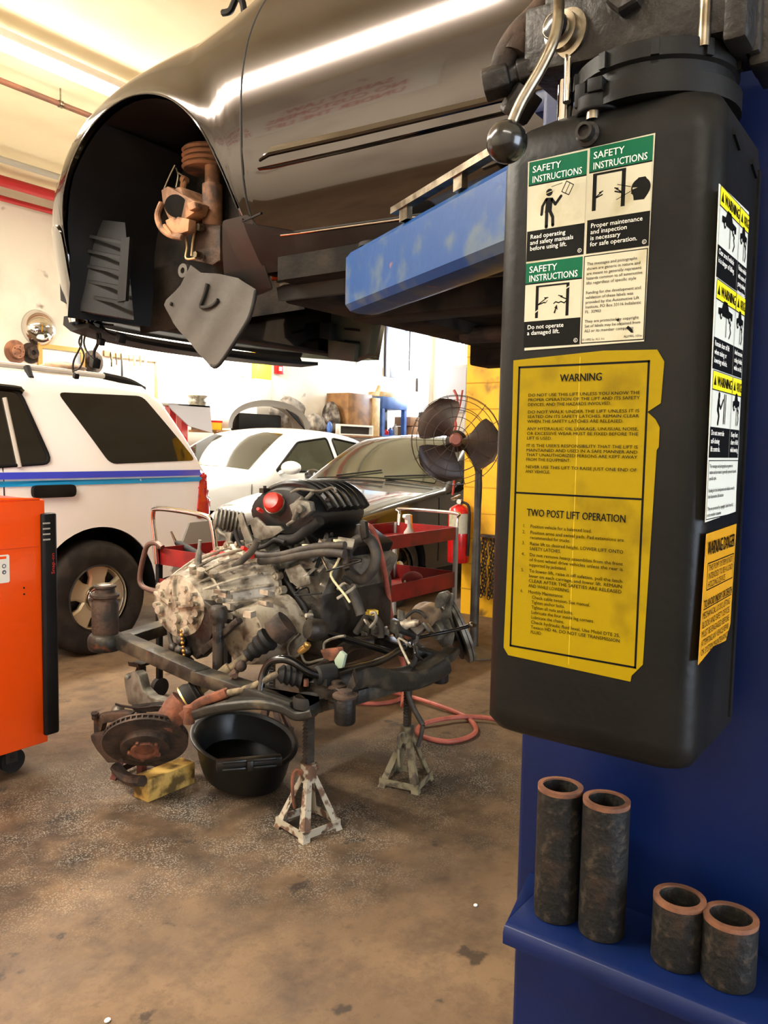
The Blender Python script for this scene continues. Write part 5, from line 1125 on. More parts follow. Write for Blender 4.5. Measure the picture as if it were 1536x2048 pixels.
# rear cross member gear: steering rack, shafts
hose('steering_rack', [(585,1350,2.06),(640,1340,2.15),(700,1290,2.45),(745,1285,2.55)], .026, OILY)
hose('steering_shaft', [(640,1262,2.25),(700,1280,2.38),(790,1308,2.58)], .014, BLACKG); b = MB(); b.lathe([(.036,0),(.042,.3),(.042,.7),(.03,1)], PX(2.2,615,1258), PX(2.27,650,1262), 20); ep('shaft_coupling', OILY)(b); b = MB(); b.lathe([(.045,0),(.05,.5),(.045,1)], PX(2.42,640,1248), PX(2.6,690,1230), 24); ep('axle_coupling', OILY)(b)
hose('right_drive_shaft', [(730,1290,2.6),(790,1310,2.6)], .013, pm('copper_rod',(150,96,60),rough=.3,metal=.9))
b = MB(); b.loft(flatbar([(640,1378,2.08),(720,1350,2.25),(790,1360,2.45),(840,1350,2.6),(885,1325,2.72)], .10, .075)); ep('rear_crossmember', FRAMEB, .004)(b)
b = MB(); b.prism([PX(2.05,*p) for p in ((595,1370),(640,1362),(690,1385),(705,1345),(712,1372),(690,1402),(640,1400),(600,1395))], (.05,.03,0)); ep('mount_ear', OILY, .004)(b)
b = MB(); b.hexbolt(PX(2.03,612,1372), (0,0,1), .010, .025); ep('stud', RUST)(b)
for pts in ([(600,1268),(578,1290),(580,1312),(598,1310),(604,1298)],[(602,1305),(612,1325),(640,1320),(680,1312)],[(648,1300),(650,1285),(672,1275),(690,1272)],[(740,1255),(752,1240),(750,1225),(742,1228)]): hose('fluid_line', pts, .0055, ALUG, 2.22)
b = MB(); b.lathe([(.010,0),(.014,.3),(.014,.7),(.008,1)], PX(2.2,598,1305), PX(2.22,620,1288), 10); b.sphere(PX(2.2,613,1290), .012, 10, 8); ep('line_union', pm('brass_union',(206,160,90),rough=.4,metal=.7))(b)
b = MB(); b.prism([PX(2.2,*p) for p in ((640,1300),(675,1296),(682,1318),(650,1325))], (.03,0,0)); ep('heat_guard', RUST, .003)(b)
b = MB(); b.prism([PX(2.1,*p) for p in ((668,1320),(680,1302),(690,1310),(684,1336),(672,1338))], (.015,0,0)); ep('green_clip', pm('mint_clip',(140,156,136),rough=.5), .002)(b)
# yellow connector and pipes on the right
hose('breather_hose', [(712,1265,2.5),(728,1240,2.5),(740,1228,2.5),(760,1250,2.52),(762,1275,2.52)], .014, DUCT)
b = MB(); b.obox(PX(2.48,745,1224), (.016,-.01,0), (.008,.014,0), (0,0,.009)); b.obox(PX(2.47,740,1227),(.008,0,0),(0,.02,0),(0,0,.006)); ep('yellow_connector', pm('yellow_plastic',(232,190,70),rough=.4), .003)(b)
b = MB()
for p in ((720,1255),(732,1268),(735,1252),(752,1258),(775,1262),(790,1252),(800,1262)): c = PX(2.62,*p); b.obox(c, V((.02,.005,0)), V((0,.018,.003)), V((0,0,rnd_.uniform(.01,.03))))
ep('exhaust_manifold', ALUG, .005)(b)
b = MB(); b.lathe([(.03,0),(.05,.3),(.05,.7),(.03,1)], PX(2.7,790,1262), PX(2.75,815,1258), 20); ep('black_pulley', BLACKG)(b)
b = MB(); b.prism([PX(2.62,*p) for p in ((775,1250),(800,1254),(828,1272),(820,1284),(795,1270),(772,1268))], (.05,0,0)); ep('rust_bracket', RUST, .004)(b)
hose('brake_flex', [(800,1252,2.6),(820,1246,2.6),(832,1262,2.6),(832,1290,2.6),(830,1320,2.6),(818,1345,2.6),(815,1380,2.58),(824,1410,2.58),(846,1450,2.58)], .011, DUCT); hose('brake_flex', [(846,1450,2.58),(842,1470,2.58),(836,1492,2.58)], .009, DUCT)
# right hub, seen from the inside
hr = PX(3.10,912,1262); nr = V((.62,-.62,.35)).normalized()
b = MB(); R = .155; b.lathe([(R*.4,0),(R,.0),(R,.45),(R*.95,.5),(R*.95,.55),(R,.6),(R,1),(R*.4,1)], hr, hr+nr*.03, 48); dr = ep('right_brake_disc', ALUG)(b)
b = MB(); b.lathe([(R*.35,0),(R*.82,.2),(R*.84,.4),(R*.5,1)], hr-nr*.03, hr, 36); b.build('back_plate', CAST, dr)
b = MB(); b.prism([PX(3.0,*p) for p in ((868,1250),(880,1235),(888,1218),(892,1200),(900,1188),(905,1192),(903,1215),(905,1240),(912,1262),(905,1290),(885,1296),(870,1280))], (.05,.02,0)); b.prism([PX(2.97,*p) for p in ((868,1200),(876,1186),(890,1182),(898,1190),(890,1205),(876,1218),(868,1212))], (.03,0,0)); b.lathe([(.04,0),(.045,.5),(.03,1)], PX(2.95,868,1262), PX(3.0,885,1258), 20); ep('right_knuckle', ALUG, .006)(b)
b = MB(); b.sphere(PX(3.0,850,1228), (.07,.06,.055), 18, 12); b.cyl(PX(2.9,840,1240), PX(3.0,865,1225), .05, n=18); ep('right_caliper', pm('tan_caliper',(150,124,94),(110,90,70),scale=14,rough=.6,metal=.2,bump=.2))(b)
hose('right_tie_rod', [(800,1284,2.6),(850,1272,2.72),(900,1262,2.82),(938,1252,2.9)], .008, BLACKG); b = MB(); b.sphere(PX(2.9,943,1250), .014, 12, 8); b.hexbolt(PX(2.9,943,1250), (0,-1,0), .010, .02); ep('ball_joint', STEEL)(b)
b = MB(); b.loft(flatbar([(820,1300,2.7),(860,1310,2.78),(890,1315,2.86),(905,1300,2.95)], .07, .04)); ep('right_control_arm', FRAMEB, .003)(b)
# ================================================================== jack stands
def jack_stand(label, x, y, rz, top, paint, hgt=.24, sp=.088):
    t = thing('jack_stand', label, 'jack stand', (x,y,0), rz, 'jack stands under the engine')
    for sx, sy in ((1,1),(1,-1),(-1,1),(-1,-1)):
        b = MB(); p0, p1 = V((sx*sp,sy*sp,0)), V((sx*.022,sy*.022,hgt*.8)); e = V((-sx*.03,0,0)); f = V((0,-sy*.03,0)); th = V((sx*.004,sy*.004,0))
        rings = []
        for p, k in ((p0,1.0),(p1,.7)): rings.append([p, p+e*k, p+e*k-V((0,sy*.004,0)), p-V((sx*.004,sy*.004,0)), p+f*k-V((sx*.004,0,0)), p+f*k])
        b.loft(rings); b.build('leg', paint, t)
    for a, c in (((1,1),(1,-1)),((1,-1),(-1,-1)),((-1,-1),(-1,1)),((-1,1),(1,1))):
        k = .92; b = MB(); b.beam((a[0]*sp*k,a[1]*sp*k,.024), (c[0]*sp*k,c[1]*sp*k,.024), .005, .026); b.build('foot_bar', paint, t)
    b = MB(); b.lathe([(.028,0),(.030,.1),(.028,.9),(.030,1)], (0,0,hgt*.72), (0,0,hgt), 16); b.build('collar', paint, t)
    b = MB(); n = 14; zz = [hgt-.02+(top-hgt)*k/n for k in range(n+1)]; pts = [(-.016,zz[0])]
    for k in range(n): pts += [(-.016-.006,zz[k]+.002),(-.014,zz[k+1]-.001)]
    pts += [(.016,zz[-1]),(.016,zz[0])]
    b.prism([V((x_,-.011,z_)) for x_, z_ in pts], (0,.022,0)); b.build('ratchet_column', OILY, t)
    b = MB(); b.prism([V((x_,-.028,z_)) for x_, z_ in ((-.045,top+.006),(-.04,top-.012),(.04,top-.012),(.045,top+.006),(.03,top-.002),(-.03,top-.002))], (0,.056,0)); b.build('saddle', OILY, t)
    b = MB(); b.tube([(-.03,.0,hgt*.9),(-.05,.01,hgt*.92),(-.062,.012,hgt*.8),(-.058,.012,hgt*.5),(-.05,.012,hgt*.35)], .006, 8); b.cyl((-.045,0,hgt*.88),(.04,0,hgt*.88),.008,n=10); b.build('pawl_handle', RUST if paint is STANDW else paint, t)
    return t
jack_stand('nearest jack stand, chipped white and rusty, under the subframe corner', 2.075, 1.815, radians(-11), .432, STANDW)
jack_stand('dirty olive jack stand behind the chipped white one, near the red hose', 2.61, 1.76, radians(12), .405, STANDG)
jack_stand('brown jack stand standing behind the black drain pan', 2.62, 2.52, radians(28), .425, STANDB)
jack_stand('dark red jack stand at the front subframe corner behind the brake disc', 1.99, 2.64, radians(8), .475, pm('dark_red_stand', (92,40,32), (60,40,34), scale=16, rough=.7))
# ================================================================== drain pan, block
pan = thing('drain_pan', 'round black oil drain pan with slotted grip on the floor beside the brake disc', 'drain pan', PZ(0,486,1560))
pc = PZ(.05,486,1545); tl = V((-.17,-.22,1)).normalized(); e1 = V((1,0,.05)).normalized(); e2 = tl.cross(e1)
def pring(r, z, fl=1): return [pc+tl*z+(e1*cos(a)*r+e2*sin(a)*r*1.12) for a in [2*pi*k/48 for k in range(48)]]
b = MB(); b.loft([pring(.12,-.012),pring(.15,.0),pring(.162,.04),pring(.182,.15),pring(.198,.155),pring(.2,.165),pring(.188,.167),pring(.176,.158),pring(.158,.07),pring(.13,.015)], cap=True); b.build('basin', pm('oily_plastic', (9,9,8), rough=.4), pan, smooth=45)
b = MB(); b.loft([pring(.19,.075)[::1]], cap=False) if False else b.add(pring(.153,.055), [tuple(range(48))]); b.build('oil', pm('waste_oil', (4,4,3), rough=.06), pan, fix=False)
gd = V((-.62,-.78,0)).normalized(); gs = V((-gd.y,gd.x,0))
b = MB(); c = pc+gd*.2+tl*.135; b.obox(c-gd*.01, gd*.02, gs*.12, (0,0,.018))
for k in (-1,1):
    b.obox(c+gd*.012+gs*.055*k+V((0,0,.016)), gd*.006, gs*.045, (0,0,.006)); b.obox(c+gd*.012+gs*.055*k-V((0,0,.012)), gd*.006, gs*.045, (0,0,.006))
b.obox(c+gd*.02, gd*.01, gs*.012, (0,0,.02)); b.build('grip', MATS['oily_plastic'], pan, bevel=.005)
a0_, a1_, a2_ = PZ(0,296,1606), PZ(0,362,1578), PZ(0,272,1592)
d1 = (a1_-a0_); d1 = d1.normalized()*.23; d2 = V((-d1.y,d1.x,0)).normalized()*.085
if (a2_-a0_).dot(d2) < 0: d2 = -d2
b = MB(); b.prism([a0_, a0_+d1, a0_+d1+d2, a0_+d2], (0,0,.087)); o = b.build('wood_block', WOODY, bevel=.004, loc=a0_); tag(o, 'yellowish square timber block lying on the floor below the brake disc', 'wood block')
# ================================================================== orange tool chest
oc = thing('tool_chest', 'bright orange rolling tool chest with black corner handle at the left edge', 'tool chest', (1.2,3.0,0))
b = MB(); b.box((.45,3.0,.115),(1.80,3.62,1.118)); b.build('cabinet_body', ORANGE, oc, bevel=.006)
b = MB(); b.box((.45,2.994,.855),(1.79,3.0,1.0)) if False else b.box((.45,2.9985,.93),(1.77,3.0,.932)); b.build('panel_crease', pm('dark_orange_line', (206,60,4), rough=.4), oc)
b = MB(); b.prism([(.45,3.0,1.118),(1.78,3.0,1.118),(1.78,3.02,1.118),(.45,3.02,1.175)],(0,0,.006)); b.build('lid_edge', ORANGE, oc, bevel=.002)
b = MB(); r = .026; pts = []
for z0_, z1_ in ((.15,1.062),):
    sec_ = [(1.776,2.984),(1.782,2.976),(1.83,2.976),(1.842,2.986),(1.842,3.03),(1.80,3.03),(1.80,3.0),(1.776,3.0)]
    b.prism([(x,y,z0_) for x, y in sec_], (0,0,z1_-z0_))
hd2 = b.build('corner_handle', BLACKM, oc, bevel=.006)
b = MB()
for k in range(4): b.box((1.776,2.9745,.955+.022*k),(1.806,2.9775,.961+.022*k))
b.build('grip_rib', GREYP, hd2)
b = MB(); b.text('Snap-on', (1.823,2.9752,.815), (0,0,1), (-1,0,0), .02, .085, .02); lg = b.build('handle_lettering', INKR, hd2, smooth=0, fix=False)
k = Stk((1.50,2.9994,.80), (1,0,0), (0,0,1), (0,-1,0)); k.slab([(0,0),(.142,0),(.147,.005),(.147,.105),(.142,.11),(0,.11)], 0); k.rect(.0,.094,.135,.104,1); k.rect(.0,.094,.09,.104,2,.0008)
k.t('CAUTION', .004,.0965,.0075,0,h=.0012); k.disc(.125,.066,.0085,3); k.disc(.125,.066,.005,0,.001); k.disc(.125,.042,.0085,3); k.disc(.126,.041,.003,0,.001)
for i in range(9): k.rect(.01,.084-.008*i,.105-.01*(i % 3),.0855-.008*i,4)
k.done('warning_label', [PAPER, ORANGE, pm('label_brown', (150,54,6)), pm('label_grey_blue', (86,92,108)), pm('label_print', (196,188,170))], oc, 'small white caution label')
b = MB()
for dz in (.77,.745): b.cyl((1.705,3.0,dz),(1.705,2.998,dz),.004,n=8)
b.build('rivet', OILY, oc)
for cx_, cy_ in ((1.68,3.09),(1.68,3.52),(.55,3.09),(.55,3.52)):
    b = MB(); b.box((cx_-.04,cy_-.03,.095),(cx_+.04,cy_+.03,.115)); b.box((cx_-.025,cy_-.022,.045),(cx_+.025,cy_-.018,.1)); b.box((cx_-.025,cy_+.018,.045),(cx_+.025,cy_+.022,.1)); cs = b.build('caster', OILY, oc)
    b = MB(); b.cyl((cx_+.01,cy_-.016,.05),(cx_+.01,cy_+.016,.05),.05,n=24); b.build('wheel', BLACKR, cs)
# ================================================================== long red service cart
CX0, CX1, CY0, CY1 = 2.70, 4.88, 2.90, 3.44
cart = thing('service_cart', 'long two tray red service cart with chrome end handles between engine and black sedan', 'cart', (3.8,3.17,0))
def tray(n, z0, lip):
    b = MB(); t = .004
    o = [(CX0,CY0),(CX1,CY0),(CX1,CY1),(CX0,CY1)]; i = [(CX0+t,CY0+t),(CX1-t,CY0+t),(CX1-t,CY1-t),(CX0+t,CY1-t)]
    b.loft([[(x,y,z0) for x, y in o],[(x,y,z0+lip) for x, y in o],[(x,y,z0+lip) for x, y in i],[(x,y,z0+.008) for x, y in i]]); return b.build(n, REDC, cart, smooth=0)
tray('tray', .715, .088); tray('tray', .375, .11)
for x in (CX0+.006, CX1-.006):
    for y in (CY0+.006, CY1-.006):
        b = MB(); b.box((x-.014,y-.014,.09),(x+.014,y+.014,.80)); b.build('corner_post', GREYB if x > 4 else BLACKM, cart, bevel=.003)
        b = MB(); b.cyl((x,y-.015,.05),(x,y+.015,.05),.05,n=20); b.build('caster_wheel', BLACKR, cart)
b = MB(); b.tube([(CX0-.02,CY1-.02,.72),(CX0-.025,CY1-.01,.85),(CX0-.03,CY1-.0,.98),(CX0-.03,CY1-.06,1.015),(CX0-.03,CY0+.14,1.0),(CX0-.03,CY0+.08,.95),(CX0-.02,CY0+.06,.78)], .0135, 12, smooth=6); b.build('end_handle', CHROME, cart)
b = MB(); b.tube([(CX1-.0,CY1-.03,.78),(CX1+.01,CY1-.03,.87),(CX1+.01,CY1-.045,.90),(CX1+.01,CY0+.03,.90),(CX1+.01,CY0+.01,.87),(CX1+.0,CY0+.01,.78)], .013, 12, smooth=5); b.build('end_handle', CHROME, cart)
b = MB(); b.tube([PX(2.66,*p) for p in ((325,1095),(312,1086),(296,1090),(288,1110),(280,1150),(283,1170),(300,1180),(318,1182),(318,1165))], .014, 10); b.build('hose_hook', pm('brown_tube', (110,86,76), rough=.4, metal=.5), cart)
e0, e1 = PX(CX0,317,1156), PX(CX0,330,1240); MB().box((CX0-.004,CY0+.02,e1.z),(CX0,e0.y,e0.z)).build('end_panel', REDC, cart)
# things on the cart
def grease_gun():
    t = thing('grease_gun', 'black hand tool standing up in the left end of the red cart', 'tool', (CX0+.2,CY1-.2,.708))
    p0 = V((CX0+.22,CY1-.22,.708)); p1 = PX(CX0+.18,352,1085); p2 = PX(CX0+.17,342,1063)
    MB().lathe([(.022,0),(.022,.9),(.012,1)], p0, p1, 16).build('barrel', BLACKM, t); MB().lathe([(.009,0),(.006,1)], p1, p2, 10).build('nozzle', STEEL, t)
grease_gun()
sp = V((4.42,3.0,.708)); t = thing('spray_bottle', 'spray bottle with white head and orange trigger in the red cart', 'bottle', sp)
MB().lathe([(.035,0),(.038,.1),(.036,.6),(.014,.85),(.014,1)], sp, sp+V((0,0,.14)), 20).build('bottle', GREYP, t)
b = MB(); hp = sp+V((0,0,.155)); b.prism([hp+V((-.05,0,.03)), hp+V((-.045,0,.05)), hp+V((.02,0,.05)), hp+V((.02,0,-.015)), hp+V((-.015,0,-.015)), hp+V((-.02,0,.015))], (0,.026,0)); b.build('spray_head', PAPER, t, bevel=.004)
b = MB(); b.prism([hp+V((.01,-.004,.045)), hp+V((.03,-.004,.045)), hp+V((.035,-.004,-.02)), hp+V((.05,-.004,-.07)), hp+V((.035,-.004,-.075)), hp+V((.015,-.004,-.01))], (0,.03,0)); b.build('trigger', pm('orange_trigger', (240,140,20), rough=.35), t, bevel=.003)
jg = V((4.36,3.25,.383)); t = thing('jug', 'cream plastic jug on the lower tray of the red cart', 'jug', jg)
b = MB(); b.loft([[jg+V((x*w_,y*d_,z)) for x, y in ((-1,-1),(1,-1),(1,1),(-1,1))] for z, w_, d_ in ((0,.075,.055),(.19,.075,.055),(.24,.035,.03),(.27,.02,.02))]); b.build('body', pm('cream_plastic', (214,196,140), rough=.45), t, bevel=.012); b = MB(); b.tube([jg+V((-.05,0,.2)),jg+V((-.07,0,.25)),jg+V((-.02,0,.27))],.01,8); b.build('handle', MATS['cream_plastic'], t)
rr2 = random.Random(5)
TL = [('spanner','chrome spanner',STEEL),('rag','crumpled pale rag',PAPER),('socket','grey socket',STEEL)]
spots = [(3.95,3.0,.708,'rag'),(4.08,3.02,.708,'spanner'),(4.2,3.0,.708,'spanner'),(3.85,3.1,.708,'pneumatic'),(3.6,3.05,.708,'ratchet'),(4.05,3.02,.383,'screwdriver'),(4.28,3.0,.383,'spanner'),(4.46,3.0,.383,'rag'),(3.7,3.05,.383,'plank'),(4.62,3.1,.383,'filter')]
names = {}
for i, (x, y, z, kd) in enumerate(spots):
    c = V((x,y,z)); lvl = 'top' if z > .5 else 'lower'; a = rr2.uniform(-.5,.5); d = V((cos(a),sin(a),0)); s_ = V((-d.y,d.x,0))
    if kd == 'rag':
        b = MB(); b.grid(lambda u, v: c+V(((u-.5)*.16,(v-.5)*.12,.012+.07*abs(sin(u*7+i)*cos(v*6))*(1-abs(u-.5)))), 10, 8); o = b.build('rag', PAPER, loc=c, fix=False); tag(o, 'crumpled white rag on the %s tray of the red cart' % lvl, 'rag')
    elif kd == 'spanner':
        b = MB(); zz = V((0,0,.045 if z > .5 else .06)); b.beam(c+V((0,0,.006))-d*.07, c+d*.08+zz, .016, .006); b.lathe([(.016,0),(.016,1)], c+d*.08+zz-V((0,0,.004)), c+d*.08+zz+V((0,0,.004)), 12); o = b.build('spanner', STEEL, loc=c)
        tag(o, {1:'spanner next to the white rag on the top tray of the red cart',2:'spanner nearest the spray bottle on the top tray of the red cart',6:'shiny spanner propped on the lower tray of the red cart'}[i], 'spanner')
    elif kd == 'pneumatic':
        t = thing('ratchet_wrench', 'dark air ratchet lying on the top tray by the ribbed hose loop', 'tool', c); b = MB(); b.lathe([(.018,0),(.024,.2),(.024,.6),(.016,.75),(.022,.8),(.022,1)], c+V((-.1,0,.09)), c+V((.12,0,.075)), 14); b.build('body', CAST, t); b = MB(); b.box((x-.03,y-.03,z),(x+.03,y+.03,z+.065)); b.build('stand_block', OILY, t)
    elif kd == 'ratchet':
        b = MB(); b.beam(c+V((-.1,0,.01)), c+V((.1,0,.012)), .02, .014); b.lathe([(.02,0),(.02,1)], c+V((.1,0,0)), c+V((.1,0,.03)), 12); o = b.build('ratchet', STEEL, loc=c); tag(o, 'steel ratchet at the middle of the top tray of the red cart', 'tool')
    elif kd == 'screwdriver':
        t = thing('screwdriver', 'red handled screwdriver on the lower tray of the red cart', 'screwdriver', c); MB().lathe([(.012,0),(.016,.2),(.014,.8),(.01,1)], c+V((-.12,0,.016)), c+V((-.02,0,.016)), 10).build('handle', REDP, t); MB().cyl(c+V((-.02,0,.016)), c+V((.14,.02,.012)), .004, n=8).build('shaft', STEEL, t)
    elif kd == 'plank':
        b = MB(); b.box((x-.12,y-.1,z),(x+.1,y+.06,z+.09)); o = b.build('carton', WOODP, loc=c, bevel=.003); tag(o, 'pale wooden box on the lower tray of the red cart', 'box')
    else:
        b = MB(); b.sphere(c+V((0,0,.055)), (.09,.07,.055), 16, 10); o = b.build('red_cloth', pm('dull_red_cloth', (130,40,36), rough=.8), loc=c); tag(o, 'dull red cloth bundle on the lower tray of the red cart', 'cloth')
# ================================================================== pedestal fan
hub = PX(4.40,912,880); fn = V((-.86,-.5,.04)).normalized(); fe = fn.cross(V((0,0,1))).normalized(); fu = fe.cross(fn).normalized()*-1
if fu.z < 0: fu = -fu
FB = PZ(0,947,1303)
fan = thing('pedestal_fan', 'old brown pedestal fan with three wide blades in front of the yellow column', 'fan', (FB.x,FB.y,0))
Rf = .285
def fp(r, a, d=0): return hub+fe*(r*cos(a))+fu*(r*sin(a))+fn*d
for i in range(3):
    a0 = radians((188, 303, 48)[i]); b = MB(); rings = []
    def bl(u, v):
        r = .035+.24*u; wid = (.42+.66*sin(min(1,u*1.15)*pi*.62))*(1 if u < .85 else 1-.9*(u-.85)/.15*.6); aa = a0+(v-.5)*wid*1.5
        return fp(r, aa, .02+(v-.5)*.09)
    b.grid(bl, 12, 10); n_ = len(b.v); top_ = [p+fn*.003 for p in b.v]; fs_ = [[q+n_ for q in reversed(f)] for f in b.f]; b.v += top_; b.f += fs_; b.m += [0]*len(fs_)
    b.build('blade', FANM, fan, fix=False, smooth=60)
MB().lathe([(.03,0),(.042,.2),(.042,.8),(.03,1)], hub-fn*.02, hub+fn*.07, 24).build('hub', pm('dusty_red_hub', (150,92,80), rough=.5), fan)
b = MB()
for r, d in ((.08,.09),(.14,.085),(.20,.07),(.25,.045),(Rf,.0),(Rf,-.06),(.2,-.09)): b.tube([fp(r, 2*pi*k/40, d) for k in range(40)], .0022, 5, smooth=0, closed=True)
for k in range(14):
    a = 2*pi*k/14; b.tube([fp(.05,a,.09),fp(.15,a+.06,.085),fp(.23,a+.05,.055),fp(Rf,a,0),fp(Rf,a,-.06),fp(.18,a,-.09),fp(.06,a,-.1)], .0016, 5, smooth=2)
b.build('guard', pm('guard_wire', (66,52,44), rough=.5, metal=.5), fan)
mc = hub-fn*.16; b = MB(); b.lathe([(.05,0),(.07,.2),(.07,.8),(.04,1)], hub-fn*.24, hub-fn*.08, 24); b.build('motor', FANM, fan)
b = MB(); b.tube([V((FB.x,FB.y,.9)), V((FB.x,FB.y,1.2)), V((FB.x,FB.y,1.3))*.5+mc*.5, mc], .022, 12); b.lathe([(.03,0),(.03,.6),(.024,.62),(.024,1)], (FB.x,FB.y,.02), (FB.x,FB.y,1.22), 18); b.build('pole', pm('fan_pole_grey', (74,68,58),(52,46,40),scale=8,rough=.5,metal=.3), fan)
b = MB(); b.lathe([(.22,0),(.22,.2),(.18,.5),(.05,1)], (FB.x,FB.y,0), (FB.x,FB.y,.04), 32); b.build('base', pm('fan_base', (92,80,62), (66,56,46), scale=8, rough=.6), fan)
# ================================================================== fire extinguisher
ec = V((5.58,3.30,.44)); ex = thing('fire_extinguisher', 'red fire extinguisher hung on the yellow column behind the cart handle', 'fire extinguisher', ec)
MB().lathe([(.085,0),(.09,.02),(.09,.88),(.075,.94),(.03,1)], ec, ec+V((0,0,.47)), 32).build('cylinder', REDX, ex)
b = MB(); b.lathe([(.022,0),(.022,1)], ec+V((0,0,.46)), ec+V((0,0,.51)), 16); b.obox(ec+V((-.03,.02,.53)), (.06,.0,.012), (0,.01,0), (0,0,.006)); b.obox(ec+V((-.03,.02,.505)), (.05,0,0), (0,.01,0), (0,0,.005)); b.build('valve', STEEL, ex)
b = MB(); b.lathe([(.018,0),(.018,1)], ec+V((-.03,-.01,.495)), ec+V((-.05,-.02,.495)), 14); b.build('gauge', PAPER, ex)
b = MB(); b.tube([ec+V((0,-.03,.49)), ec+V((-.02,-.10,.45)), ec+V((-.02,-.105,.25)), ec+V((-.02,-.10,.06))], .011, 8); b.build('discharge_hose', BLACKR, ex)
b = MB(); b.add([ec+V((.0915*cos(a),.0915*sin(a),z)) for z in (.24,.40) for a in [radians(150+10*k) for k in range(13)]], [(k,k+1,k+14,k+13) for k in range(12)]); b.build('label', STKW, ex, fix=False)
b = MB(); b.box((5.58,3.26,.60),(5.69,3.34,.64)); b.build('wall_bracket', OILY, ex)
# ================================================================== chains on the column
b = MB()
for s_ in range(5):
    y0_ = 2.98+.035*s_; x_ = 5.66-.012*(s_ % 2)
    for k in range(16):
        z = .66-.03*k-(.02*s_ % .05); ax_ = V((0,1,0)) if k % 2 else V((1,0,0)); c_ = V((x_,y0_+.008*sin(k),z)); b.tube([c_+ax_*.012*cos(t_)+V((0,0,.022*sin(t_))) for t_ in [2*pi*q/8 for q in range(8)]], .0045, 5, smooth=0, closed=True)
b.box((5.62,2.96,.655),(5.69,3.14,.675))
o = b.build('hanging_chain', RUSTD, loc=V((5.66,3.05,.2))); tag(o, 'bundle of dark rusty chain hung low on the yellow column', 'chain')
b = MB(); b.tube([PX(5.6,*p) for p in ((908,780),(915,800),(906,830),(912,850),(905,880),(908,920),(908,960),(905,990))], .01, 6); b.tube([PX(5.6,*p) for p in ((925,780),(920,810),(912,835),(908,855))], .008, 6)
o = b.build('rope', pm('red_cord_plastic', (150,46,40), rough=.5), loc=PX(5.6,908,990)); tag(o, 'tangled red cord hanging down the yellow column behind the fan', 'cord')
# ================================================================== air hose
hp_ = [PX(2.46,733,1050), PX(2.52,746,1062), PX(2.62,762,1110), PX(2.75,772,1160), PX(2.85,778,1200), PX(2.95,783,1235)]
hp_ += [V((3.05,2.06,.25)), V((3.10,2.12,.12))]
fl_ = [(812,1365),(815,1385),(795,1400),(760,1407),(715,1405),(698,1395),(708,1384),(745,1380),(790,1386),(830,1396),(880,1412),(925,1430),(945,1445),(952,1462),(935,1475),(900,1483),(862,1478),(836,1466),(840,1452),(870,1441),(920,1434),(975,1436),(1040,1450)]
hz = .012
hp_ += [PZ(hz+(.012 if 8 <= i <= 10 or i >= 19 else 0), *p) for i, p in enumerate(fl_)]
b = MB(); b.tube(hp_, .0115, 10, smooth=6); o = b.build('air_hose', HOSE, loc=PZ(0,812,1400)); tag(o, 'red air hose hanging from the engine and looping over the floor', 'hose')
# small litter
for i, (px, py, r, lb) in enumerate(((951,1812,.006,'small white pebble on the bare floor left of the blue post'),(215,2043,.007,'small white pebble at the bottom edge of the floor'),(876,1222,.02,'pale round scrap lying by the black sedan front tyre'))):
    c = PZ(0,px,py); o = MB().sphere(c+V((0,0,r*.5)), (r*1.2,r,r*.55), 8, 6).build('pebble', PAPER, loc=c); tag(o, lb, 'pebble')
for i, (px, py) in enumerate(((880,1905),(920,2010),(965,2020),(195,1890),(735,1905))): pass
# ================================================================== left wall: things fixed to it
WY = 8.6
def wl(px, py, d=.03): return PY(WY-d, px, py)
mc_ = wl(86,655,.1); t = thing('convex_mirror', 'round convex safety mirror on the left wall above the truck roof', 'mirror', mc_)
b = MB(); Rm = .2; b.loft([[V((mc_.x+Rm*sin(p_)*cos(2*pi*k/32)*1.0, WY-.005-.16*cos(p_)*1.0, mc_.z+Rm*sin(p_)*sin(2*pi*k/32))) for k in range(32)] for p_ in [pi/2*q/10 for q in range(10,-1,-1)]]); b.build('dome', CHROME, t)
b = MB(); b.tube([V((mc_.x+Rm*1.0*cos(2*pi*k/32), WY-.006, mc_.z+Rm*1.0*sin(2*pi*k/32))) for k in range(32)], .005, 8, smooth=0, closed=True); b.build('rim', GREYP, t)
def wdisc(n, label, px, py, r, mat, d=.05):
    c = wl(px,py,d); t = thing(n, label, 'brake disc', c, group='old brake discs on the left wall')
    MB().lathe([(r*.3,0),(r,0),(r,.15),(r*.62,.2),(r*.58,1),(r*.25,1),(r*.22,.7),(.001,.7)], V((c.x,WY-.004,c.z)), V((c.x,WY-.004-.07,c.z)), 36, cap=False).build('disc', mat, t)
    b = MB()
    for k in range(5): a = 2*pi*k/5; b.cyl((c.x+r*.42*cos(a),WY-.072,c.z+r*.42*sin(a)), (c.x+r*.42*cos(a),WY-.08,c.z+r*.42*sin(a)), r*.05, n=8)
    b.build('lug_hole', OILY, t)
wdisc('brake_disc', 'copper coloured old brake disc on the wall below the convex mirror', 35, 703, .128, pm('coppery_rust', (170,116,84), (120,78,58), scale=9, rough=.6))
wdisc('brake_disc', 'dark holed brake disc half behind the copper coloured one', 63, 706, .115, RUSTD, .03)
wdisc('brake_disc', 'dark rusty brake disc on the wall right of the landscape picture', 190, 724, .14, RUSTD)
p0, p1 = wl(76,686), wl(170,742); t = thing('framed_picture', 'wooden framed pale mountain landscape on the wall below the mirror', 'picture', V((p0.x,WY,p1.z)))
fz0, fz1 = p1.z-.05, p0.z; b = MB()
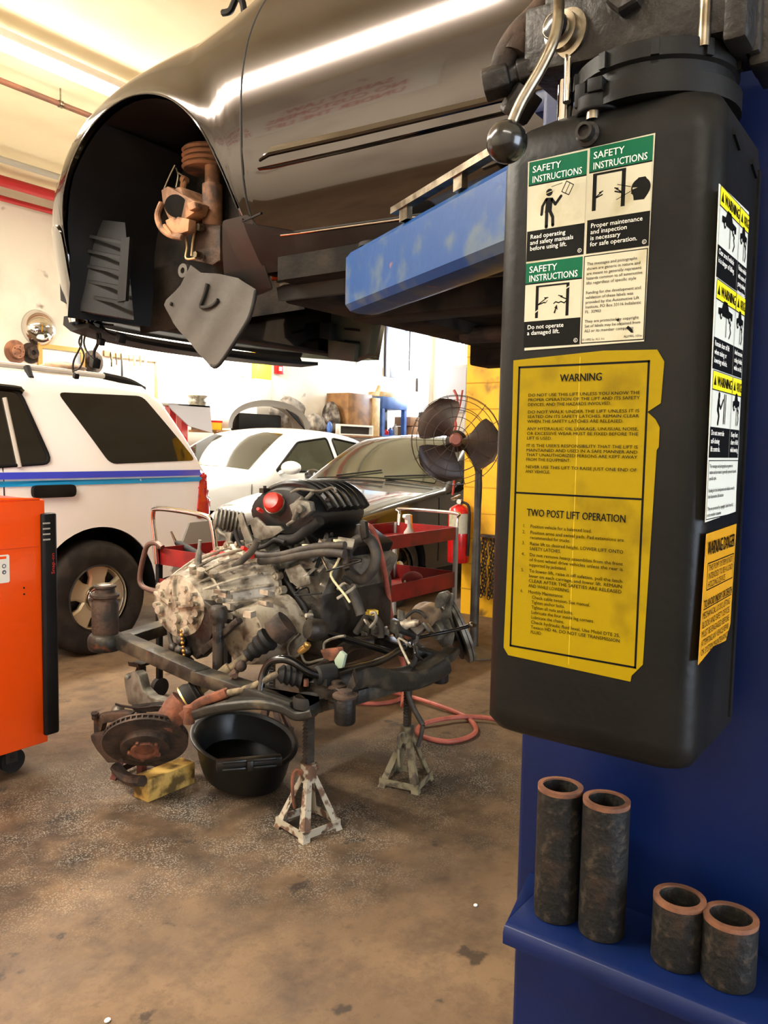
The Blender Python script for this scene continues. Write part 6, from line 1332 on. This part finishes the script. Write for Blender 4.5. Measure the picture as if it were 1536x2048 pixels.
for q in ((p0.x,fz0,p0.x+.05,fz1),(p1.x-.05,fz0,p1.x,fz1),(p0.x+.05,fz1-.05,p1.x-.05,fz1),(p0.x+.05,fz0,p1.x-.05,fz0+.05)): b.box((q[0],WY-.035,q[1]),(q[2],WY-.003,q[3]))
b.build('frame', pm('honey_wood', (206,160,84), rough=.5), t)
b = MB(); b.box((p0.x+.04,WY-.015,fz0+.04),(p1.x-.04,WY-.006,fz1-.04)); b.build('print', pm('landscape_print', (226,224,222), (176,190,210), scale=2.2, lo=.45, hi=.6, rough=.5), t)
# tool rail with hanging tools
r0, r1 = wl(206,702), wl(314,722); t = thing('tool_rail', 'brown wooden rail of hanging hand tools on the left wall', 'tool rail', V((r0.x,WY,r0.z)))
b = MB(); b.beam(V((r0.x+.02,WY-.015,(r0.z+r1.z)/2)), V((r1.x,WY-.015,(r0.z+r1.z)/2)), .03, .07); b.build('board', WOODB, t)
b = MB(); b.box((r1.x-.02,WY-.02,1.4),(r1.x+.015,WY-.003,r1.z)); b.build('side_batten', WOODB, t)
zt_ = (r0.z+r1.z)/2
for i, (px, L_t, w_, mt_) in enumerate(((222,.16,.02,STEEL),(232,.13,.015,STEEL),(243,.26,.025,CAST),(258,.18,.008,STEEL),(268,.12,.03,WOODB),(280,.1,.02,RUST),(290,.42,.03,pm('blue_grey_bar', (140,146,180), rough=.35, metal=.4)))):
    c = wl(px,715); o = MB().box((c.x-w_/2,WY-.045,zt_-L_t),(c.x+w_/2,WY-.032,zt_+.02)).build('hanging_tool', mt_, t, bevel=.003)
# conduit, bell, alarm
c = wl(557,738); t = thing('fire_alarm', 'small red fire alarm box on the white wall right of the yellow pilaster', 'alarm', c); MB().box((c.x-.075,WY-.07,c.z-.08),(c.x+.075,WY-.002,c.z+.08)).build('box', REDX, t, bevel=.008); MB().cyl((c.x,WY-.012,c.z+.08),(c.x,WY-.012,4.05),.011,n=8).build('conduit', GREYP, t); MB().box((c.x-.03,WY-.076,c.z-.03),(c.x+.03,WY-.068,c.z+.03)).build('pull_plate', PAPER, t)
c = wl(487,740); t = thing('wall_bell', 'round white bell on a grey conduit left of the yellow pilaster', 'bell', c); MB().lathe([(.09,0),(.09,.3),(.07,.7),(.03,1)], (c.x,WY-.002,c.z),(c.x,WY-.08,c.z),24).build('gong', PAPER, t); MB().cyl((c.x,WY-.014,c.z+.07),(c.x,WY-.014,2.72),.013,n=8).build('conduit', GREYP, t)
# poster and chart
p0, p1 = wl(771,700), wl(822,760); x0, x1, z0_, z1_ = p0.x, p1.x+.02, 2.64, 3.95; t = thing('framed_poster', 'tall dark framed poster with pale mount on the far part of left wall', 'poster', V((x0,WY,z0_)))
b = MB()
for q in ((x0,z0_,x0+.13,z1_),(x1-.09,z0_,x1,z1_),(x0+.13,z0_,x1-.09,z0_+.17),(x0+.13,z1_-.1,x1-.09,z1_)): b.box((q[0],WY-.04,q[1]),(q[2],WY-.002,q[3]))
b.build('frame', pm('dark_frame', (66,62,72), rough=.4), t, bevel=.004)
MB().box((x0+.1,WY-.02,z0_+.14),(x1-.06,WY-.006,z1_-.06)).build('mount', PAPER, t)
MB().box((x0+.19,WY-.024,z0_+.24),(x1-.16,WY-.018,z1_-.15)).build('print', pm('soft_print', (128,132,136), (72,78,82), scale=3, lo=.45, hi=.62, rough=.3), t)
MB().box((x0+.14,WY-.028,z0_+.18),(x1-.1,WY-.026,z1_-.11)).build('glass', pm('picture_glass', (255,255,255), rough=.03, trans=1), t)
p0, p1 = wl(716,690), wl(768,736); o = MB().box((p0.x,WY-.012,p1.z+.0),(p1.x,WY-.003,3.5)).build('wall_chart', pm('pale_blue_chart', (196,218,232), (140,196,222), scale=2.5, lo=.5, hi=.66, rough=.5), loc=V((p0.x,WY,p1.z))); tag(o, 'pale blue map like chart on the wall left of the tall poster', 'chart')
c = wl(838,770); o = MB().box((c.x-.06,WY-.05,c.z-.13),(c.x+.06,WY-.003,c.z+.13)).build('wall_switch', pm('dark_switch', (60,58,64), rough=.5), loc=c, bevel=.006); tag(o, 'small dark switch box on the wall below right of the tall poster', 'switch')
# ================================================================== shelf along the left wall and what stands on it
SZ = 1.55
sh_ = thing('storage_shelf', 'long wooden storage shelf along the left wall behind the sedans', 'shelf', (10.2,8.3,0))
MB().box((7.24,8.0,SZ-.03),(13.3,8.56,SZ)).build('shelf_board', WOODB, sh_)
for x in (7.29, 8.3, 9.9, 11.5, 13.2):
    MB().box((x-.03,8.02,0),(x+.03,8.08,SZ-.03)).build('leg', WOODB, sh_)
def onshelf(px, py, y=8.2): return PY(y, px, py)
# spare bumper cover
t = thing('bumper_cover', 'spare grey car bumper cover standing on the shelf behind the white sedan', 'bumper', (8.1,8.15,SZ))
rings = []
for k in range(25):
    a = pi*k/24; cxx, czz = 8.30-.82*cos(a), SZ+.03+.42*sin(a)**.8
    cd_, sd_ = -cos(a), sin(a); rings.append([V((cxx-.02*cd_,8.05,czz-.02*sd_)), V((cxx+.0*cd_,8.04,czz)), V((cxx+.0,8.35,czz+.0)), V((cxx-.03*cd_,8.35,czz-.05*sd_)), V((cxx-.09*cd_,8.06,czz-.09*sd_))])
b = MB(); b.loft(rings); b.build('shell', pm('silver_bumper', (150,146,140), rough=.35, metal=.4), t, smooth=50)
MB().box((7.75,8.12,SZ),(8.6,8.3,SZ+.25)).build('crash_bar', BLACKM, t, bevel=.03)
b = MB(); b.prism([V((8.6,8.03,SZ+.34)),V((8.85,8.03,SZ+.24)),V((9.02,8.03,SZ+.05)),V((8.8,8.03,SZ+.2))],(0,.02,0)); b.build('wing', BLACKM, t)
# lumpy bundles
def lump(name, label, cat, c, s, mat, amp=.25, seed=1):
    rn = random.Random(seed); ph = [rn.uniform(0,6) for _ in range(6)]
    b = MB(); rings = []
    for i in range(15):
        th = pi*i/14; rings.append([V((c[0]+s[0]*sin(th+1e-3)*cos(p)*(1+amp*sin(3*p+ph[0]+2*th)+amp*.5*sin(7*p+ph[1]-5*th)), c[1]+s[1]*sin(th+1e-3)*sin(p)*(1+amp*.4*sin(4*p+ph[2])), c[2]+s[2]*(1+cos(th)*(1+amp*.5*sin(2*p+ph[3])) if cos(th) > 0 else 1+cos(th)))) for p in [2*pi*k/28 for k in range(28)]])
    b.loft(rings); o = b.build(name, mat, loc=V(c), smooth=60); return tag(o, label, cat)
lump('seat_cover', 'rumpled grey seat cover heaped above the spare bumper', 'cloth', (9.1,8.46,SZ), (.36,.08,.27), CLOTH, .22, 3)
lump('cloth_bundle', 'rumpled grey cloth bundle right of the spare bumper', 'cloth', (9.5,8.27,SZ), (.24,.12,.16), CLOTH, .25, 5)
lump('scrap_pile', 'pile of dark metal scrap left of the wooden cabinet', 'scrap', (9.97,8.34,SZ), (.11,.16,.25), pm('scrap_metal', (130,122,114),(60,54,50),scale=9,rough=.5,metal=.5,bump=.3), .3, 8)
lump('blue_can', 'small blue can in front of the cloth bundle, left of the open crate', 'can', (9.62,8.07,SZ), (.05,.04,.1), BLUEB, .05, 9)
t = thing('wooden_cabinet', 'brown wooden cabinet on the shelf under the pale blue chart', 'cabinet', (10.5,8.3,SZ)); MB().box((10.12,8.1,SZ),(10.75,8.56,SZ+.68)).build('case', WOODB, t, bevel=.004); MB().box((10.75,8.08,SZ),(10.95,8.56,SZ+.64)).build('side_panel', WOODP, t, bevel=.004); MB().prism([V((10.72,8.1,SZ+.68)),V((10.95,8.1,SZ+.68)),V((11.0,8.1,SZ+.84)),V((10.96,8.1,SZ+.86)),V((10.9,8.1,SZ+.76))],(0,.05,0)).build('angled_board', WOODP, t)
t = thing('blue_rack', 'blue metal rack with oddments on the shelf under the tall poster', 'rack', (11.4,8.3,SZ))
for x in (11.055,11.715): MB().box((x,8.105,SZ+.03),(x+.07,8.18,SZ+.48)).build('upright', BLUEB, t)
MB().box((11.05,8.1,SZ+.48),(11.79,8.5,SZ+.68)).build('top_drawer', BLUEB, t, bevel=.006); MB().box((11.05,8.1,SZ),(11.79,8.5,SZ+.03)).build('bottom_board', BLUEB, t); MB().box((11.12,8.48,SZ+.03),(11.72,8.5,SZ+.48)).build('back_panel', OILY, t)
for i, (x, h, m_, lb) in enumerate(((11.2,.16,PAPER,'white bottle at the left of the blue rack'),(11.33,.1,REDX,'red tin in the middle of the blue rack'),(11.46,.13,BLUEB,'blue bottle in the blue rack'),(11.6,.2,GREYP,'grey bottle at the right of the blue rack'))):
    o = MB().lathe([(.045,0),(.05,.1),(.05,.7),(.02,.85),(.02,1)], (x,8.22,SZ+.03), (x,8.22,SZ+.03+h), 16).build('bottle', m_, loc=V((x,8.22,SZ+.03))); tag(o, lb, 'bottle')
for i, (x0_, x1_, h, d, m_, n_, lb) in enumerate(((11.95,12.55,.20,0,CARDB,'cardboard_box','open brown cardboard box right of the blue rack'),(11.9,12.6,.16,.21,CARDB,'cardboard_box','second brown cardboard box stacked on the lower one'))):
    o = MB().box((x0_,8.1,SZ+d),(x1_,8.45,SZ+d+h)).build(n_, m_, loc=V((x0_,8.1,SZ+d)), bevel=.004); tag(o, lb, 'box')
o = MB().box((12.2,8.05,SZ+.38),(12.55,8.1+.02,SZ+.38+.18)).build('label_box', PAPER, loc=V((12.2,8.05,SZ+.37)), bevel=.003) if False else None
MB()
o = MB().box((12.75,8.25,SZ),(13.2,8.5,SZ+.5)).build('monitor', BLACKM, loc=V((12.75,8.25,SZ)), bevel=.01); tag(o, 'old black box like monitor at the end of the shelf', 'monitor')
for x, lb in ((11.05,'pale box lying on top of the blue rack'),):
    o = MB().box((11.1,8.15,SZ+.683),(11.7,8.45,SZ+.77)).build('flat_box', WOODP, loc=V((11.1,8.15,SZ+.683)), bevel=.004); tag(o, lb, 'box')
# white framed crate below, in front of the shelf
x0, x1 = PY(8.03,677,850).x, PY(8.03,745,850).x; t = thing('open_crate', 'white framed open crate on the shelf edge below the wooden cabinet', 'crate', (x0,8.03,SZ))
b = MB(); z0_, z1_ = SZ, SZ+.17
for q in ((x0,z0_,x0+.03,z1_),(x1-.03,z0_,x1,z1_),(x0+.03,z1_-.03,x1-.03,z1_),(x0+.03,z0_,x1-.03,z0_+.02)): b.box((q[0],8.01,q[1]),(q[2],8.09,q[3]))
b.build('frame', PAPER, t); MB().box((x0+.03,8.08,z0_+.02),(x1-.03,8.09,z1_-.03)).build('back_board', OILY, t)
MB().lathe([(.12,0),(.12,1)], ((x0+x1)/2-.1,8.05,z0_+.02), ((x0+x1)/2-.1,8.07,z0_+.02), 20) if False else None
# workbench tray
t0_ = thing('sheet_bench', 'grey sheet metal bench top on red legs between truck and white sedan', 'bench', (6.2,7.95+.1,0))
q = [PY(8.0,*p) for p in ((335,806),(420,812),(425,866),(378,852),(345,820))]
MB().prism(q, (0,.02,0)).build('front_sheet', pm('grey_sheet', (168,166,172), rough=.4, metal=.3), t0_)
zt2 = max(p.z for p in q); MB().box((q[0].x-.3,8.0,zt2-.02),(q[1].x,8.5,zt2)).build('top', GREYP, t0_)
for x in (q[0].x+.25, q[1].x-.25): MB().box((x-.05,8.2,0),(x+.05,8.3,zt2-.02)).build('leg', REDX, t0_)
c = PY(8.2,400,800); o = MB().lathe([(.10,0),(.12,.4),(.10,.7),(.14,1)], (c.x,8.25,zt2), (c.x,8.25,zt2+.14), 14).build('coffee_pot', ALUG, loc=V((c.x,8.25,zt2))); tag(o, 'small grey metal pot on the grey bench top', 'pot')
# stacked boards and yellow bin right of bench
o = MB().box((7.27,8.4,SZ),(7.7,8.54,SZ+.12)).build('board_stack', pm('dark_boards', (110,90,70),(60,48,40),scale=12,rough=.8), loc=V((7.27,8.4,SZ))); tag(o, 'stack of dark boards left of the spare bumper', 'boards')
t = thing('yellow_bin', 'small yellow bin with red lid beside the stack of dark boards', 'bin', (6.98,7.98,SZ-.3)); t.location = (0,0,0); ORG[t.name] = V((0,0,0))
MB().box((6.86,8.1,SZ+.122),(7.2,8.28,SZ+.26) if False else (7.2,8.28,SZ+.3)).build('body', YELP, t) if False else MB().box((7.26,8.12,SZ),(7.43,8.34,SZ+.1)).build('body', YELP, t); MB().box((7.25,8.11,SZ+.1),(7.44,8.35,SZ+.125)).build('lid', REDX, t)
# far end wall pieces
g0, g1 = PX(13.3,878,737), PX(13.3,932,792)
o = MB().box((13.28,g1.y,g1.z-.3),(13.395,g0.y,g0.z)).build('grey_board', pm('grey_board_face', (158,152,150), rough=.7), loc=V((13.3,g1.y,g1.z))); tag(o, 'grey board hung on the far wall below the bright window', 'board')
o = MB().box((12.6,6.1,0),(13.2,7.4,1.9)).build('steel_locker', pm('pale_locker', (176,170,166), rough=.5), loc=V((12.9,6.8,0)), bevel=.01); tag(o, 'pale grey locker against the far wall behind the fan', 'locker')
# things on the truck roof
lump('roof_rag', 'brown rag on the roof of the white truck by the roof rail', 'rag', (2.98,4.72,1.79), (.14,.07,.035), pm('tan_rag', (180,150,120),(110,90,76),scale=9,rough=.9), .2, 4)
# sign on the wall behind the photographer, mirrored in the car door
sg_ = thing('wall_sign', 'white sign with red capitals about the lift on the near wall', 'sign', (X0+.02,4.4,3.2))
MB().box((X0+.002,3.35,2.95),(X0+.02,5.45,3.65)).build('board', PAPER, sg_)
b = MB(); SX_ = X0+.0215
for i, l in enumerate(('SAFETY LAW:','NO CUSTOMERS','UNDER THE LIFT')): b.text(l, (SX_,4.4,3.46-.2*i), (0,1,0), (0,0,1), .2, None, .03, 'C', 2.0)
b.build('sign_lettering', INKR, sg_, smooth=0, fix=False)
